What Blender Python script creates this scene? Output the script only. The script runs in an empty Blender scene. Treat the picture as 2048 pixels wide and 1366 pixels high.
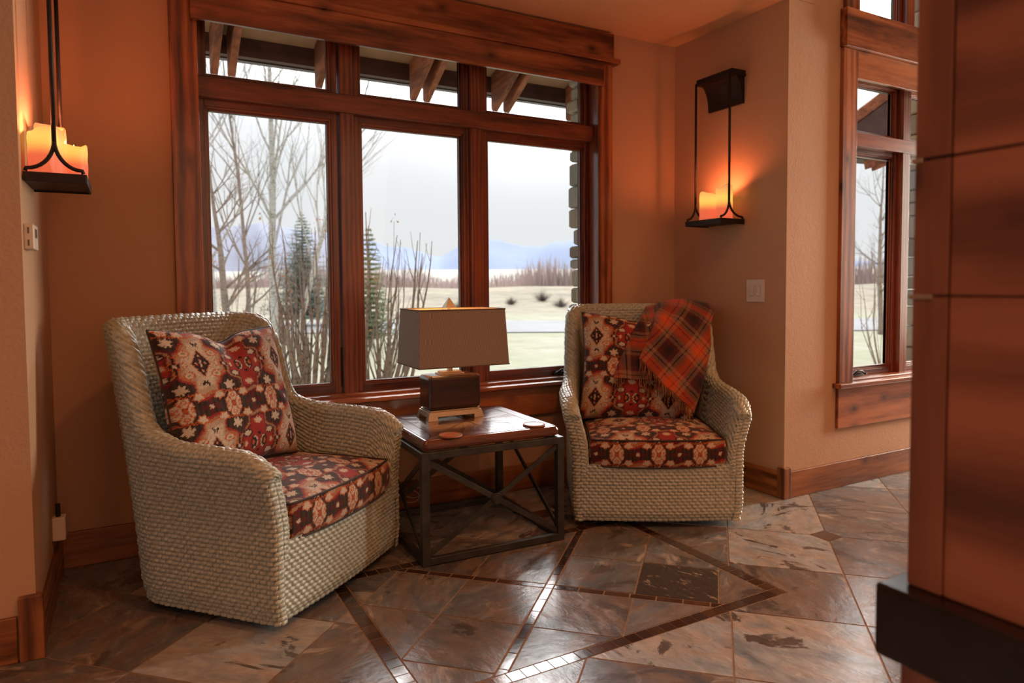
import bpy, bmesh, math, random
import numpy as np
from mathutils import Vector, Matrix

# ------------------------------------------------------------------ camera, world, lights, exposure
SC = bpy.context.scene
COL = SC.collection
H = 1.17                                   # eye height
YAW, PIT, ROL = math.radians(29.525), math.radians(-2.668), math.radians(-0.3505)
FPX, CX, CY = 1390.34, 1047.48, 634.45     # focal length and principal point, 2048x1366 pixels
fwd = Vector((math.sin(YAW) * math.cos(PIT), math.cos(YAW) * math.cos(PIT), math.sin(PIT)))
r0 = Vector((math.cos(YAW), -math.sin(YAW), 0)); u0 = r0.cross(fwd)
rt = r0 * math.cos(ROL) + u0 * math.sin(ROL); up = -r0 * math.sin(ROL) + u0 * math.cos(ROL)
cam_d = bpy.data.cameras.new('camera'); cam = bpy.data.objects.new('camera', cam_d); COL.objects.link(cam)
cam.matrix_world = Matrix(((rt.x, up.x, -fwd.x, 0), (rt.y, up.y, -fwd.y, 0), (rt.z, up.z, -fwd.z, H), (0, 0, 0, 1)))
cam_d.sensor_width = 36; cam_d.lens = FPX / 2048 * 36
cam_d.shift_x = (1024 - CX) / 2048; cam_d.shift_y = (CY - 683) / 2048
cam_d.clip_start = .05; cam_d.clip_end = 6000
cam_d.dof.use_dof = True; cam_d.dof.focus_distance = 2.75; cam_d.dof.aperture_fstop = 2.8
SC.camera = cam
SC.view_settings.view_transform = 'Standard'; SC.view_settings.look = 'None'
SC.view_settings.gamma = 1; SC.view_settings.exposure = 0.0; SC.view_settings.use_curve_mapping = False

W = bpy.data.worlds.new('overcast_sky'); SC.world = W; W.use_nodes = True
nt = W.node_tree; nt.nodes.clear()
wo = nt.nodes.new('ShaderNodeOutputWorld'); wb = nt.nodes.new('ShaderNodeBackground')
tc = nt.nodes.new('ShaderNodeTexCoord'); sx = nt.nodes.new('ShaderNodeSeparateXYZ'); rp = nt.nodes.new('ShaderNodeValToRGB')
nt.links.new(tc.outputs['Generated'], sx.inputs[0]); nt.links.new(sx.outputs[2], rp.inputs[0])
cr = rp.color_ramp; cr.elements[0].position = 0.0; cr.elements[0].color = (.80, .82, .84, 1)
cr.elements[1].position = 1.0; cr.elements[1].color = (.24, .25, .27, 1)
for p, c in ((.10, (.285, .292, .30)), (.22, (.30, .308, .32)), (.60, (.25, .26, .28))):
    e = cr.elements.new(p); e.color = (*c, 1)
cr.elements[0].color = (.285, .29, .295, 1)
wb.inputs['Strength'].default_value = 3.0
# bright sky lobes added for sheen on the floor, above the eave line
def wmath(op, a, b):
    x = nt.nodes.new('ShaderNodeMath'); x.operation = op
    for i, v in enumerate((a, b)):
        if isinstance(v, bpy.types.NodeSocket): nt.links.new(v, x.inputs[i])
        else: x.inputs[i].default_value = v
    return x.outputs[0]
glow = 0.0
for azd, eld, wt in ((16, 28, 1.1), (31, 26, 1.6), (57, 27, 1.2)):
    az, el = math.radians(azd), math.radians(eld)
    dp = nt.nodes.new('ShaderNodeVectorMath'); dp.operation = 'DOT_PRODUCT'; nt.links.new(tc.outputs['Generated'], dp.inputs[0])
    dp.inputs[1].default_value = (math.sin(az) * math.cos(el), math.cos(az) * math.cos(el), math.sin(el))
    glow = wmath('ADD', wmath('MULTIPLY', wmath('POWER', wmath('MAXIMUM', dp.outputs['Value'], 0.0), 110.0), 6.5 * wt), glow)
ga = nt.nodes.new('ShaderNodeMix'); ga.data_type = 'RGBA'; ga.blend_type = 'ADD'; ga.inputs['Factor'].default_value = 1
nt.links.new(rp.outputs[0], ga.inputs[6]); nt.links.new(glow, ga.inputs[7])
nt.links.new(ga.outputs[2], wb.inputs[0]); nt.links.new(wb.outputs[0], wo.inputs[0])

def lamp(name, kind, loc, energy, color, aim=None, **kw):
    d = bpy.data.lights.new(name, kind); d.energy = energy; d.color = color
    for k, v in kw.items(): setattr(d, k, v)
    o = bpy.data.objects.new(name, d); COL.objects.link(o); o.location = loc
    if aim is not None: o.rotation_euler = (Vector(aim) - Vector(loc)).to_track_quat('-Z', 'Y').to_euler()
    return o
lamp('sun_light', 'SUN', (0, 0, 10), .55, (1, .96, .9), aim=(3, 9, -9 + 10 - 8), angle=math.radians(12))
# daylight through the side window of the main room, to the right of the camera
lamp('daylight_east', 'AREA', (7.1, 1.98, 1.6), 235, (1, .90, .74), aim=(0, 2.62, 1.0), shape='RECTANGLE', size=.5, size_y=1.9)
lamp('warm_fill_rear', 'AREA', (1.6, -4.6, 2.3), 62, (1, .46, .26), aim=(1.3, 2.5, .6), shape='RECTANGLE', size=4.5, size_y=2.6)  # added warm fill behind the camera, no window in that wall
lamp('cool_fill_west', 'AREA', (-4.4, -1.2, 1.7), 24, (.90, .96, 1), aim=(.4, 2.6, .5), shape='RECTANGLE', size=1.6, size_y=1.8)  # added cool fill for the left chair's side, no window there
# warm ceiling lamps of the main room
WARM = (1, .38, .14)
for x, y in ((-1.2, -.6), (1.2, .5), (3.6, .4), (4.6, -1.4), (1.0, -2.2)):
    lamp('ceiling_spot', 'SPOT', (x, y, 3.9), 110, WARM, aim=(x + .05, y + .25, 0), spot_size=math.radians(112), spot_blend=.7, shadow_soft_size=.12)

# ------------------------------------------------------------------ helpers
class MB:
    def __init__(s): s.v = []; s.f = []; s.m = []
    def add(s, vs, fs, mi=0):
        b = len(s.v); s.v += [tuple(v) for v in vs]; s.f += [tuple(b + i for i in f) for f in fs]; s.m += [mi] * len(fs); return s
    def box(s, lo, hi, mi=0):
        x0, y0, z0 = lo; x1, y1, z1 = hi
        return s.add([(x0, y0, z0), (x1, y0, z0), (x1, y1, z0), (x0, y1, z0), (x0, y0, z1), (x1, y0, z1), (x1, y1, z1), (x0, y1, z1)],
                     [(0, 3, 2, 1), (4, 5, 6, 7), (0, 1, 5, 4), (1, 2, 6, 5), (2, 3, 7, 6), (3, 0, 4, 7)], mi)
    def frustum(s, lo, hi, lo2, hi2, z0, z1, mi=0):
        (a, b), (c, d) = lo, hi; (e, f), (g, h) = lo2, hi2
        return s.add([(a, b, z0), (c, b, z0), (c, d, z0), (a, d, z0), (e, f, z1), (g, f, z1), (g, h, z1), (e, h, z1)],
                     [(0, 3, 2, 1), (4, 5, 6, 7), (0, 1, 5, 4), (1, 2, 6, 5), (2, 3, 7, 6), (3, 0, 4, 7)], mi)
    def prism(s, pts, a, b, axis=0, mi=0):      # pts: 2-D outline in the other two axes, extruded a..b along axis
        n = len(pts); mk = {0: lambda t, p: (t, p[0], p[1]), 1: lambda t, p: (p[0], t, p[1]), 2: lambda t, p: (p[0], p[1], t)}[axis]
        vs = [mk(a, p) for p in pts] + [mk(b, p) for p in pts]
        return s.add(vs, [tuple(range(n))[::-1], tuple(range(n, 2 * n))] + [(i, (i + 1) % n, n + (i + 1) % n, n + i) for i in range(n)], mi)
    def bar(s, p, q, w, h, up=(0, 0, 1), mi=0):
        p, q = Vector(p), Vector(q); d = (q - p).normalized(); a = d.cross(Vector(up))
        if a.length < 1e-4: a = d.cross(Vector((1, 0, 0)))
        a.normalize(); b = a.cross(d)
        vs = []
        for c in (p, q):
            for i, j in ((-1, -1), (1, -1), (1, 1), (-1, 1)): vs.append(c + a * i * w / 2 + b * j * h / 2)
        return s.add(vs, [(0, 3, 2, 1), (4, 5, 6, 7), (0, 1, 5, 4), (1, 2, 6, 5), (2, 3, 7, 6), (3, 0, 4, 7)], mi)
    def tube(s, pts, rad, n=8, mi=0, closed=False):
        pts = [Vector(p) for p in pts]; k = len(pts)
        if not hasattr(rad, '__len__'): rad = [rad] * k
        vs = []; ref = None
        for i, p in enumerate(pts):
            if closed: d = pts[(i + 1) % k] - pts[i - 1]
            else: d = pts[min(i + 1, k - 1)] - pts[max(i - 1, 0)]
            if d.length < 1e-9: d = Vector((0, 0, 1))
            d.normalize()
            if ref is None: ref = Vector((0, 0, 1)) if abs(d.z) < .9 else Vector((1, 0, 0))
            a = d.cross(ref); a = a.normalized() if a.length > 1e-6 else d.orthogonal().normalized(); b = a.cross(d); ref = b
            for j in range(n):
                t = 2 * math.pi * j / n; vs.append(p + (a * math.cos(t) + b * math.sin(t)) * rad[i])
        fs = []
        for i in range(k if closed else k - 1):
            for j in range(n):
                i2 = (i + 1) % k; fs.append((i * n + j, i * n + (j + 1) % n, i2 * n + (j + 1) % n, i2 * n + j))
        if not closed: fs += [tuple(range(n))[::-1], tuple(range((k - 1) * n, k * n))]
        return s.add(vs, fs, mi)
    def lathe(s, prof, c=(0, 0), n=32, mi=0):
        vs = [(c[0] + r * math.cos(2 * math.pi * j / n), c[1] + r * math.sin(2 * math.pi * j / n), z) for r, z in prof for j in range(n)]
        k = len(prof)
        fs = [(i * n + j, i * n + (j + 1) % n, (i + 1) * n + (j + 1) % n, (i + 1) * n + j) for i in range(k - 1) for j in range(n)]
        fs += [tuple(range(n))[::-1], tuple(range((k - 1) * n, k * n))]
        return s.add(vs, fs, mi)

ROOTLOC = {}
def finish(o, bevel=0, seg=2, smooth=False):
    me = o.data
    if smooth:
        me.polygons.foreach_set('use_smooth', [True] * len(me.polygons))
    if bevel:
        m = o.modifiers.new('bevel', 'BEVEL'); m.width = bevel; m.segments = seg; m.limit_method = 'ANGLE'; m.angle_limit = math.radians(40)
        me.polygons.foreach_set('use_smooth', [True] * len(me.polygons))
        m.harden_normals = True
    return o
def obj(name, mb, mats, parent=None, bevel=0, seg=2, smooth=False, local=False):
    me = bpy.data.meshes.new(name)
    v = mb.v
    if parent is not None and not local:
        l = ROOTLOC[parent.name]; v = [(a[0] - l[0], a[1] - l[1], a[2] - l[2]) for a in v]
    me.from_pydata(v, [], mb.f)
    if not isinstance(mats, (list, tuple)): mats = [mats]
    for m in mats: me.materials.append(m)
    if len(mats) > 1: me.polygons.foreach_set('material_index', mb.m)
    me.update()
    o = bpy.data.objects.new(name, me); COL.objects.link(o)
    if parent is not None: o.parent = parent; ROOTLOC[o.name] = ROOTLOC[parent.name]
    return finish(o, bevel, seg, smooth)
def tag(o, label=None, cat=None, group=None, kind=None):
    if label: o['label'] = label
    if cat: o['category'] = cat
    if group: o['group'] = group
    if kind: o['kind'] = kind
    return o
def empty(name, loc, rz=0):
    o = bpy.data.objects.new(name, None); COL.objects.link(o); o.location = loc; o.rotation_euler = (0, 0, rz); o.empty_display_size = .05
    ROOTLOC[o.name] = tuple(loc); return o
def struct(name, mb, mats, label, cat, bevel=0, **k):
    return tag(obj(name, mb, mats, None, bevel, **k), label, cat, None, 'structure')
def grid_obj(name, P, mats, parent=None, col=None, uv=None, smooth=True, wrap=False, local=True):
    n, m = P.shape[:2]
    idx = np.arange(n * m).reshape(n, m)
    if wrap: idx = np.concatenate([idx, idx[:1]], 0)
    a, b, c, d = idx[:-1, :-1].ravel(), idx[1:, :-1].ravel(), idx[1:, 1:].ravel(), idx[:-1, 1:].ravel()
    return raw_obj(name, P.reshape(-1, 3), np.stack([a, b, c, d], 1), mats, parent, None if col is None else col.reshape(-1, 3), smooth)
def raw_obj(name, V, F, mats, parent=None, col=None, smooth=True, col2=None):
    me = bpy.data.meshes.new(name)
    me.vertices.add(len(V)); me.vertices.foreach_set('co', np.asarray(V, np.float32).ravel())
    me.loops.add(F.size); me.loops.foreach_set('vertex_index', F.ravel().astype(np.int32))
    me.polygons.add(len(F)); me.polygons.foreach_set('loop_start', np.arange(0, F.size, F.shape[1], dtype=np.int32))
    me.update(calc_edges=True)
    if not isinstance(mats, (list, tuple)): mats = [mats]
    for m in mats: me.materials.append(m)
    if smooth: me.polygons.foreach_set('use_smooth', np.ones(len(F), bool))
    if col is not None:
        a = me.color_attributes.new('Col', 'FLOAT_COLOR', 'POINT')
        a.data.foreach_set('color', np.concatenate([col, np.ones((len(col), 1))], 1).astype(np.float32).ravel())
    o = bpy.data.objects.new(name, me); COL.objects.link(o)
    if parent is not None: o.parent = parent; ROOTLOC[o.name] = ROOTLOC[parent.name]
    return o

# ------------------------------------------------------------------ materials
class NT:
    def __init__(s, name):
        s.mat = bpy.data.materials.new(name); s.mat.use_nodes = True; s.t = s.mat.node_tree
        s.b = s.t.nodes['Principled BSDF']; s.out = s.t.nodes['Material Output']
    def n(s, typ, **kw):
        x = s.t.nodes.new(typ)
        for k, v in kw.items():
            if k in ('inp',):
                for a, b in v.items():
                    if hasattr(b, 'is_linked') or isinstance(b, bpy.types.NodeSocket): s.t.links.new(b, x.inputs[a])
                    else: x.inputs[a].default_value = b
            else: setattr(x, k, v)
        return x
    def link(s, a, b): s.t.links.new(a, b)
    def coord(s, kind='Object', scale=(1, 1, 1), rot=(0, 0, 0), loc=(0, 0, 0)):
        c = s.n('ShaderNodeTexCoord'); m = s.n('ShaderNodeMapping'); s.link(c.outputs[kind], m.inputs[0])
        m.inputs['Scale'].default_value = scale; m.inputs['Rotation'].default_value = rot; m.inputs['Location'].default_value = loc
        return m.outputs[0]
    def noise(s, vec, scale, detail=4, rough=.5, dist=0):
        x = s.n('ShaderNodeTexNoise', inp={'Scale': scale, 'Detail': detail, 'Roughness': rough, 'Distortion': dist}); s.link(vec, x.inputs['Vector']); return x.outputs[0]
    def ramp(s, fac, stops, interp='LINEAR'):
        x = s.n('ShaderNodeValToRGB'); s.link(fac, x.inputs[0]); cr = x.color_ramp; cr.interpolation = interp
        stops = sorted(stops, key=lambda q: q[0]); full = lambda c: (*c, 1) if len(c) == 3 else c
        cr.elements[1].position = 1.0; cr.elements[0].position = stops[0][0]; cr.elements[0].color = full(stops[0][1])
        cr.elements[-1].position = stops[-1][0]; cr.elements[-1].color = full(stops[-1][1])
        for p, c in stops[1:-1]:
            e = cr.elements.new(p); e.color = full(c)
        return x.outputs[0]
    def mix(s, f, a, b, mode='MIX'):
        x = s.n('ShaderNodeMix', data_type='RGBA', blend_type=mode)
        for sock, v in ((x.inputs['Factor'], f), (x.inputs[6], a), (x.inputs[7], b)):
            if isinstance(v, bpy.types.NodeSocket): s.link(v, sock)
            else: sock.default_value = v if not isinstance(v, tuple) else (*v, 1) if len(v) == 3 else v
        return x.outputs[2]
    def math(s, op, a, b=0.0, c=None):
        x = s.n('ShaderNodeMath', operation=op)
        for i, v in enumerate((a, b, c)):
            if v is None: continue
            if isinstance(v, bpy.types.NodeSocket): s.link(v, x.inputs[i])
            else: x.inputs[i].default_value = v
        return x.outputs[0]
    def bump(s, h, strength=.3, dist=.01):
        x = s.n('ShaderNodeBump', inp={'Strength': strength, 'Distance': dist}); s.link(h, x.inputs['Height']); s.link(x.outputs[0], s.b.inputs['Normal']); return x
    def base(s, c=None, rough=None, spec=None, metal=None, coat=None):
        if c is not None:
            if isinstance(c, bpy.types.NodeSocket): s.link(c, s.b.inputs['Base Color'])
            else: s.b.inputs['Base Color'].default_value = (*c, 1)
        if rough is not None:
            if isinstance(rough, bpy.types.NodeSocket): s.link(rough, s.b.inputs['Roughness'])
            else: s.b.inputs['Roughness'].default_value = rough
        if spec is not None: s.b.inputs['Specular IOR Level'].default_value = spec
        if metal is not None: s.b.inputs['Metallic'].default_value = metal
        if coat is not None: s.b.inputs['Coat Weight'].default_value = coat; s.b.inputs['Coat Roughness'].default_value = .12
        return s.mat

def wood(name, axis, dark=(.075, .014, .006), mid=(.20, .045, .015), light=(.36, .10, .034), rough=.33, grain=14, knots=True, coat=.25, gscale=1.0, wv=.16):
    m = NT(name); st = [1, 1, 1]; st[axis] = .09
    v = m.coord('Object', tuple(a * gscale for a in st))
    big = m.noise(v, 5.5, 3, .55, .6); fine = m.noise(v, grain * 4, 6, .65, .3)
    w = m.n('ShaderNodeTexWave', wave_type='BANDS', bands_direction='XYZ'[(axis + 1) % 3], inp={'Scale': grain * .45, 'Distortion': 5.0, 'Detail': 3, 'Detail Scale': 1.6, 'Detail Roughness': .6})
    m.link(v, w.inputs['Vector'])
    f = m.math('ADD', m.math('MULTIPLY', big, .55), m.math('ADD', m.math('MULTIPLY', fine, .3), m.math('MULTIPLY', w.outputs['Fac'], wv)))
    c = m.ramp(f, [(.36, dark), (.48, mid), (.62, light)])
    if knots:
        kv = [2.2, 2.2, 2.2]; kv[axis] = 1.3
        vo = m.n('ShaderNodeTexVoronoi', inp={'Scale': 3.4, 'Randomness': 1.0}); m.link(m.coord('Object', tuple(kv)), vo.inputs['Vector'])
        d = m.math('ADD', vo.outputs['Distance'], m.math('MULTIPLY', m.noise(v, 9, 2), .08))
        kf = m.ramp(d, [(.09, (1, 1, 1)), (.15, (0, 0, 0))])
        ring = m.ramp(d, [(.10, (.75, .75, .75)), (.34, (0, 0, 0))])
        c = m.mix(kf, c, (.018, .006, .004)); c = m.mix(ring, c, (dark[0] * 1.1, dark[1] * 1.1, dark[2] * 1.1))
    m.bump(f, .12, .004)
    return m.base(c, rough, .5, coat=coat)

def plaster(name, c, bumpy=.35, var=.06):
    m = NT(name); v = m.coord()
    a = m.noise(v, 1.2, 3); col = m.mix(m.ramp(a, [(.3, (0, 0, 0)), (.7, (1, 1, 1))]), tuple(x * (1 - var) for x in c), tuple(x * (1 + var) for x in c))
    h = m.math('ADD', m.noise(v, 90, 3, .5), m.math('MULTIPLY', m.noise(v, 22, 2), .8)); m.bump(h, bumpy, .003)
    return m.base(col, .72, .3)
def simple(name, c, rough=.5, metal=0, spec=.5, nscale=0, namp=.15, bump=0, bscale=60):
    m = NT(name)
    if nscale or True:
        v = m.coord(); a = m.noise(v, nscale or 8, 3)
        col = m.mix(m.ramp(a, [(.3, (0, 0, 0)), (.7, (1, 1, 1))]), tuple(x * (1 - namp) for x in c), tuple(min(1, x * (1 + namp)) for x in c))
        if bump: m.bump(m.noise(v, bscale, 3), bump, .002)
    return m.base(col, rough, spec, metal)
M = {}
M['wall'] = plaster('wall_paint', (.50, .305, .185))
M['ceil'] = plaster('ceiling_paint', (.80, .50, .29), .5)
RM = dict(dark=(.060, .014, .007), mid=(.225, .062, .022), light=(.43, .145, .050))
for i, a in enumerate('xyz'):
    M['wood' + a] = wood('stained_alder_' + a, i, **RM)
    M['fir' + a] = wood('stained_fir_' + a, i, dark=(.035, .009, .006), mid=(.13, .03, .014), light=(.25, .062, .026), knots=False, grain=26, rough=.28, coat=.4)
    M['base' + a] = wood('baseboard_alder_' + a, i, dark=(.05, .014, .007), mid=(.20, .068, .020), light=(.36, .135, .042), rough=.4)
    M['log' + a] = wood('rustic_wood_' + a, i, dark=(.12, .040, .022), mid=(.27, .095, .048), light=(.42, .155, .08), rough=.6, grain=5, coat=0, gscale=.8)
    M['raft' + a] = wood('rafter_wood_' + a, i, dark=(.15, .045, .02), mid=(.36, .12, .055), light=(.55, .22, .11), rough=.7, knots=True, coat=0, wv=.03)
M['iron'] = simple('dark_iron', (.060, .060, .052), .42, .55, .5, 12, .3, .25, 90)
M['bronze'] = simple('black_bronze', (.022, .014, .011), .5, .5, .5, 14, .3, .2, 80)
M['ledge'] = simple('glossy_dark_ledge', (.016, .010, .010), .24, 0, .45, 20, .3); M['rubber'] = simple('dark_plinth', (.012, .011, .010), .8)
M['seal'] = simple('dark_window_seal', (.03, .022, .02), .45)
M['alum'] = simple('pale_sash_edge', (.50, .47, .42), .4)
M['white'] = simple('white_plastic', (.62, .54, .46), .4, 0, .5, 6, .03)
M['screen'] = simple('grey_screen', (.10, .11, .12), .25)
M['brass'] = simple('brushed_nickel_brass', (.52, .44, .33), .36, .8, .5, 30, .1)
M['dkbrown'] = wood('espresso_wood', 0, dark=(.016, .006, .005), mid=(.040, .013, .009), light=(.075, .024, .014), rough=.26, knots=False, grain=6, coat=.3)
M['cordm'] = simple('clear_cord', (.45, .36, .28), .3)
def glass():
    m = NT('window_glass'); m.t.nodes.remove(m.b)
    tr = m.n('ShaderNodeBsdfTransparent'); gl = m.n('ShaderNodeBsdfGlossy', inp={'Roughness': .0}); lw = m.n('ShaderNodeLayerWeight', inp={'Blend': .5})
    fr = m.n('ShaderNodeMath', operation='MULTIPLY_ADD', inp={1: .55, 2: .012}); m.link(m.math('POWER', lw.outputs['Facing'], 5), fr.inputs[0])
    tr.inputs[0].default_value = (.985, .99, .985, 1)
    mx = m.n('ShaderNodeMixShader'); m.link(fr.outputs[0], mx.inputs[0]); m.link(tr.outputs[0], mx.inputs[1]); m.link(gl.outputs[0], mx.inputs[2]); m.link(mx.outputs[0], m.out.inputs[0])
    return m.mat
M['glass'] = glass()
def wicker():
    m = NT('painted_seagrass'); v = m.coord('Object', (1, 1, 1))
    a = m.noise(v, 70, 4); b = m.noise(v, 7, 2)
    at = m.n('ShaderNodeAttribute', attribute_name='Col')
    c = m.ramp(a, [(.3, (.30, .335, .275)), (.7, (.50, .53, .44))])
    c = m.mix(m.math('MULTIPLY', b, .25), c, (.42, .41, .32)); c = m.mix(1.0, c, at.outputs['Color'], 'MULTIPLY')
    m.bump(m.noise(m.coord('Object', (1, 1, 3)), 260, 3), .35, .001)
    return m.base(c, .36, .55)
M['wicker'] = wicker()
def fabric(name, scale=900, rough=.9, bumpd=.0015, ribs=True):
    m = NT(name); at = m.n('ShaderNodeAttribute', attribute_name='Col'); v = m.coord('Object')
    a = m.noise(v, 320, 2); c = m.mix(m.math('MULTIPLY', a, .5), at.outputs['Color'], (.02, .012, .01))
    m.bump(m.noise(v, 420, 2), .5, bumpd)
    m.b.inputs['Sheen Weight'].default_value = .12
    return m.base(c, rough, .2)
M['kilim'] = fabric('kilim_chenille'); M['plaid'] = fabric('plaid_wool', rough=.85, bumpd=.0006)
M['piping'] = simple('dark_piping', (.035, .022, .018), .75)
M['fringe'] = simple('wool_fringe', (.30, .12, .045), .9, 0, .2, 30, .5)

# ------------------------------------------------------------------ room shell
Y1, Y2R, Y2L, XR, XL = 3.432, 2.552, 2.640, 3.062, -.285
ZC, ZM = 2.672, 4.3
T = .20
def wall(name, boxes, label, mat='wall', **k):
    mb = MB()
    for lo, hi in boxes: mb.box(lo, hi)
    return struct(name, mb, M[mat], label, 'wall', **k)
WX0, WX1, WZ0, WZ1 = .215, 2.500, .555, 2.56        # rough opening of the big window
wall('wall_back', [((XL - T, Y1, 0), (WX0, Y1 + T, ZC)), ((WX1, Y1, 0), (XR + T, Y1 + T, ZC)), ((WX0, Y1, 0), (WX1, Y1 + T, WZ0)), ((WX0, Y1, WZ1), (WX1, Y1 + T, ZC))],
     'tan plastered wall holding the large three-part window')
wall('wall_left', [((XL - T, Y2L, 0), (XL, Y1, ZC))], 'tan plastered side wall behind the left sconce')
wall('wall_right', [((XR, Y2R, 0), (XR + T, Y1, ZC))], 'tan plastered side wall of the alcove behind the right sconce and switch')
V0, V1 = 3.585, 5.55                                  # windows right of the corner
wall('wall_front_left', [((-4.6, Y2L, 0), (XL - T, Y2L + T, ZM))], 'tan plastered wall at the far left edge facing the room')
wall('wall_front_right', [((XR + T, Y2R, 0), (V0, Y2R + T, ZM)), ((V1, Y2R, 0), (7.2, Y2R + T, ZM)), ((V0, Y2R, 0), (V1, Y2R + T, .50)), ((V0, Y2R, 2.36), (V1, Y2R + T, 2.69)), ((V0, Y2R, 4.0), (V1, Y2R + T, ZM))],
     'tan plastered wall around the tall right-hand window')
wall('wall_header', [((XL - T, Y2R, ZC + .002), (XR + T, Y2R + T, ZM))], 'plastered wall above the alcove opening')
wall('wall_room_left', [((-4.8, -5, 0), (-4.6, Y2L + T, ZM))], 'plastered wall of the main room')
wall('wall_room_rear', [((-4.6, -5.2, 0), (7.2, -5.0, ZM))], 'plastered wall behind the seating')
wall('wall_room_right', [((7.2, -5, 0), (7.4, .55, ZM)), ((7.2, 2.45, 0), (7.4, Y2R + T, ZM)), ((7.2, .55, 0), (7.4, 2.45, .5)), ((7.2, .55, 2.7), (7.4, 2.45, ZM))], 'plastered wall with the side window of the main room')
struct('ceiling', MB().box((XL - T, Y2R + .02, ZC), (XR + T, Y1 + T, ZC + .12)), M['ceil'], 'orange-tan textured ceiling over the window alcove', 'ceiling')
struct('ceiling_main', MB().box((-4.8, -5.2, ZM), (7.4, 2.9, ZM + .12)), M['ceil'], 'high textured ceiling of the main room', 'ceiling')

BB = .145
def baseboard(name, lo, hi, ax, label, h=BB):
    return struct(name, MB().box((lo[0], lo[1], 0), (hi[0], hi[1], h)), M['base' + 'xyz'[ax]], label, 'baseboard', .003)
bt = .016
baseboard('baseboard_back', (XL, Y1 - bt), (XR, Y1), 0, 'dark stained baseboard under the large window', .15)
baseboard('baseboard_left', (XL, Y2L), (XL + bt, Y1 - bt), 1, 'stained baseboard on the left side wall')
baseboard('baseboard_right', (XR - bt, Y2R), (XR, Y1 - bt), 1, 'dark stained baseboard below the light switch')
baseboard('baseboard_front_left', (-4.6, Y2L - bt), (XL - .05, Y2L), 0, 'stained baseboard at the far left edge')
baseboard('baseboard_front_right', (XR + .03, Y2R - bt), (7.2, Y2R), 0, 'knotty orange-brown baseboard under the right-hand window')
struct('trim_1', MB().box((XL - .045, Y2L - .022, 0), (XL + .02, Y2L + .012, .205)), M['basez'], 'upright corner block on the left wall end', 'corner block', .003)
struct('trim_2', MB().box((XR - .02, Y2R - .02, 0), (XR + .034, Y2R + .03, .17)), M['basez'], 'upright corner block at the base of the right wall corner', 'corner block', .003)

# ------------------------------------------------------------------ floor
def clip(poly, a, b, c):                         # keep a*x+b*y<=c
    out = []
    for i in range(len(poly)):
        p, q = poly[i], poly[(i + 1) % len(poly)]; dp = a * p[0] + b * p[1] - c; dq = a * q[0] + b * q[1] - c
        if dp <= 0: out.append(p)
        if dp * dq < 0: t = dp / (dp - dq); out.append((p[0] + t * (q[0] - p[0]), p[1] + t * (q[1] - p[1])))
    return out
def inset_ok(poly):
    if len(poly) < 3: return False
    A = sum(poly[i][0] * poly[(i + 1) % len(poly)][1] - poly[(i + 1) % len(poly)][0] * poly[i][1] for i in range(len(poly))) / 2
    return abs(A) > 4e-5
X0, X1s, Ya, Yb, BW = .655, 2.133, 1.758, 2.757, .050    # inlay rectangle and its border width
CXs, CYs = (X0 + X1s) / 2 - .008, (Ya + Yb) / 2
S2 = math.sqrt(2); g = .0034
rnd = random.Random(5)
fv, ff, fmi, fcol = [], [], [], []
def tile(poly, mi, ctr=None):
    if not inset_ok(poly): return
    b = len(fv); n = len(poly); fv.extend([(x, y, 0) for x, y in poly]); fv.extend([(x, y, -.004) for x, y in poly])
    area = sum(poly[i][0] * poly[(i + 1) % n][1] - poly[(i + 1) % n][0] * poly[i][1] for i in range(n))
    o = list(range(n)) if area > 0 else list(range(n))[::-1]
    ff.append(tuple(b + i for i in o)); cc = (rnd.random(), rnd.random(), rnd.random())
    if ctr: cc = ctr
    fmi.append(mi); fcol.append(cc)
    for i in range(n):
        a_, b_ = o[i], o[(i + 1) % n]; ff.append((b + b_, b + a_, b + n + a_, b + n + b_)); fmi.append(mi); fcol.append(cc)
def grid45(p0, q0, pp, pq, outside, gg=g):
    hp = gg * S2
    rng = range(-24, 25)
    for i in rng:
        for j in rng:
            pa, pb = p0 + i * pp + hp, p0 + (i + 1) * pp - hp; qa, qb = q0 + j * pq + hp, q0 + (j + 1) * pq - hp
            poly = [((p + q) / 2, (p - q) / 2) for p, q in ((pa, qa), (pa, qb), (pb, qb), (pb, qa))]
            yield poly, i, j
def region_clip(poly, x0, y0, x1, y1):
    for a, b, c in ((1, 0, x1), (-1, 0, -x0), (0, 1, y1), (0, -1, -y0)):
        poly = clip(poly, a, b, c)
        if len(poly) < 3: return []
    return poly
DMD = [(2.774, 2.071), (1.824, 3.004)]
R0 = .052
def minus_diamond(poly):                          # axis-aligned dark square inserts cut the corners of neighbours
    for cx_, cy_ in DMD:
        xs = [p[0] for p in poly]; ys = [p[1] for p in poly]
        mx, my = sum(xs) / len(xs) - cx_, sum(ys) / len(ys) - cy_
        if abs(mx) < .4 and abs(my) < .4:
            if abs(mx) > abs(my): poly = clip(poly, -1 if mx > 0 else 1, 0, (-cx_ if mx > 0 else cx_) - R0)
            else: poly = clip(poly, 0, -1 if my > 0 else 1, (-cy_ if my > 0 else cy_) - R0)
    return poly
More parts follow.
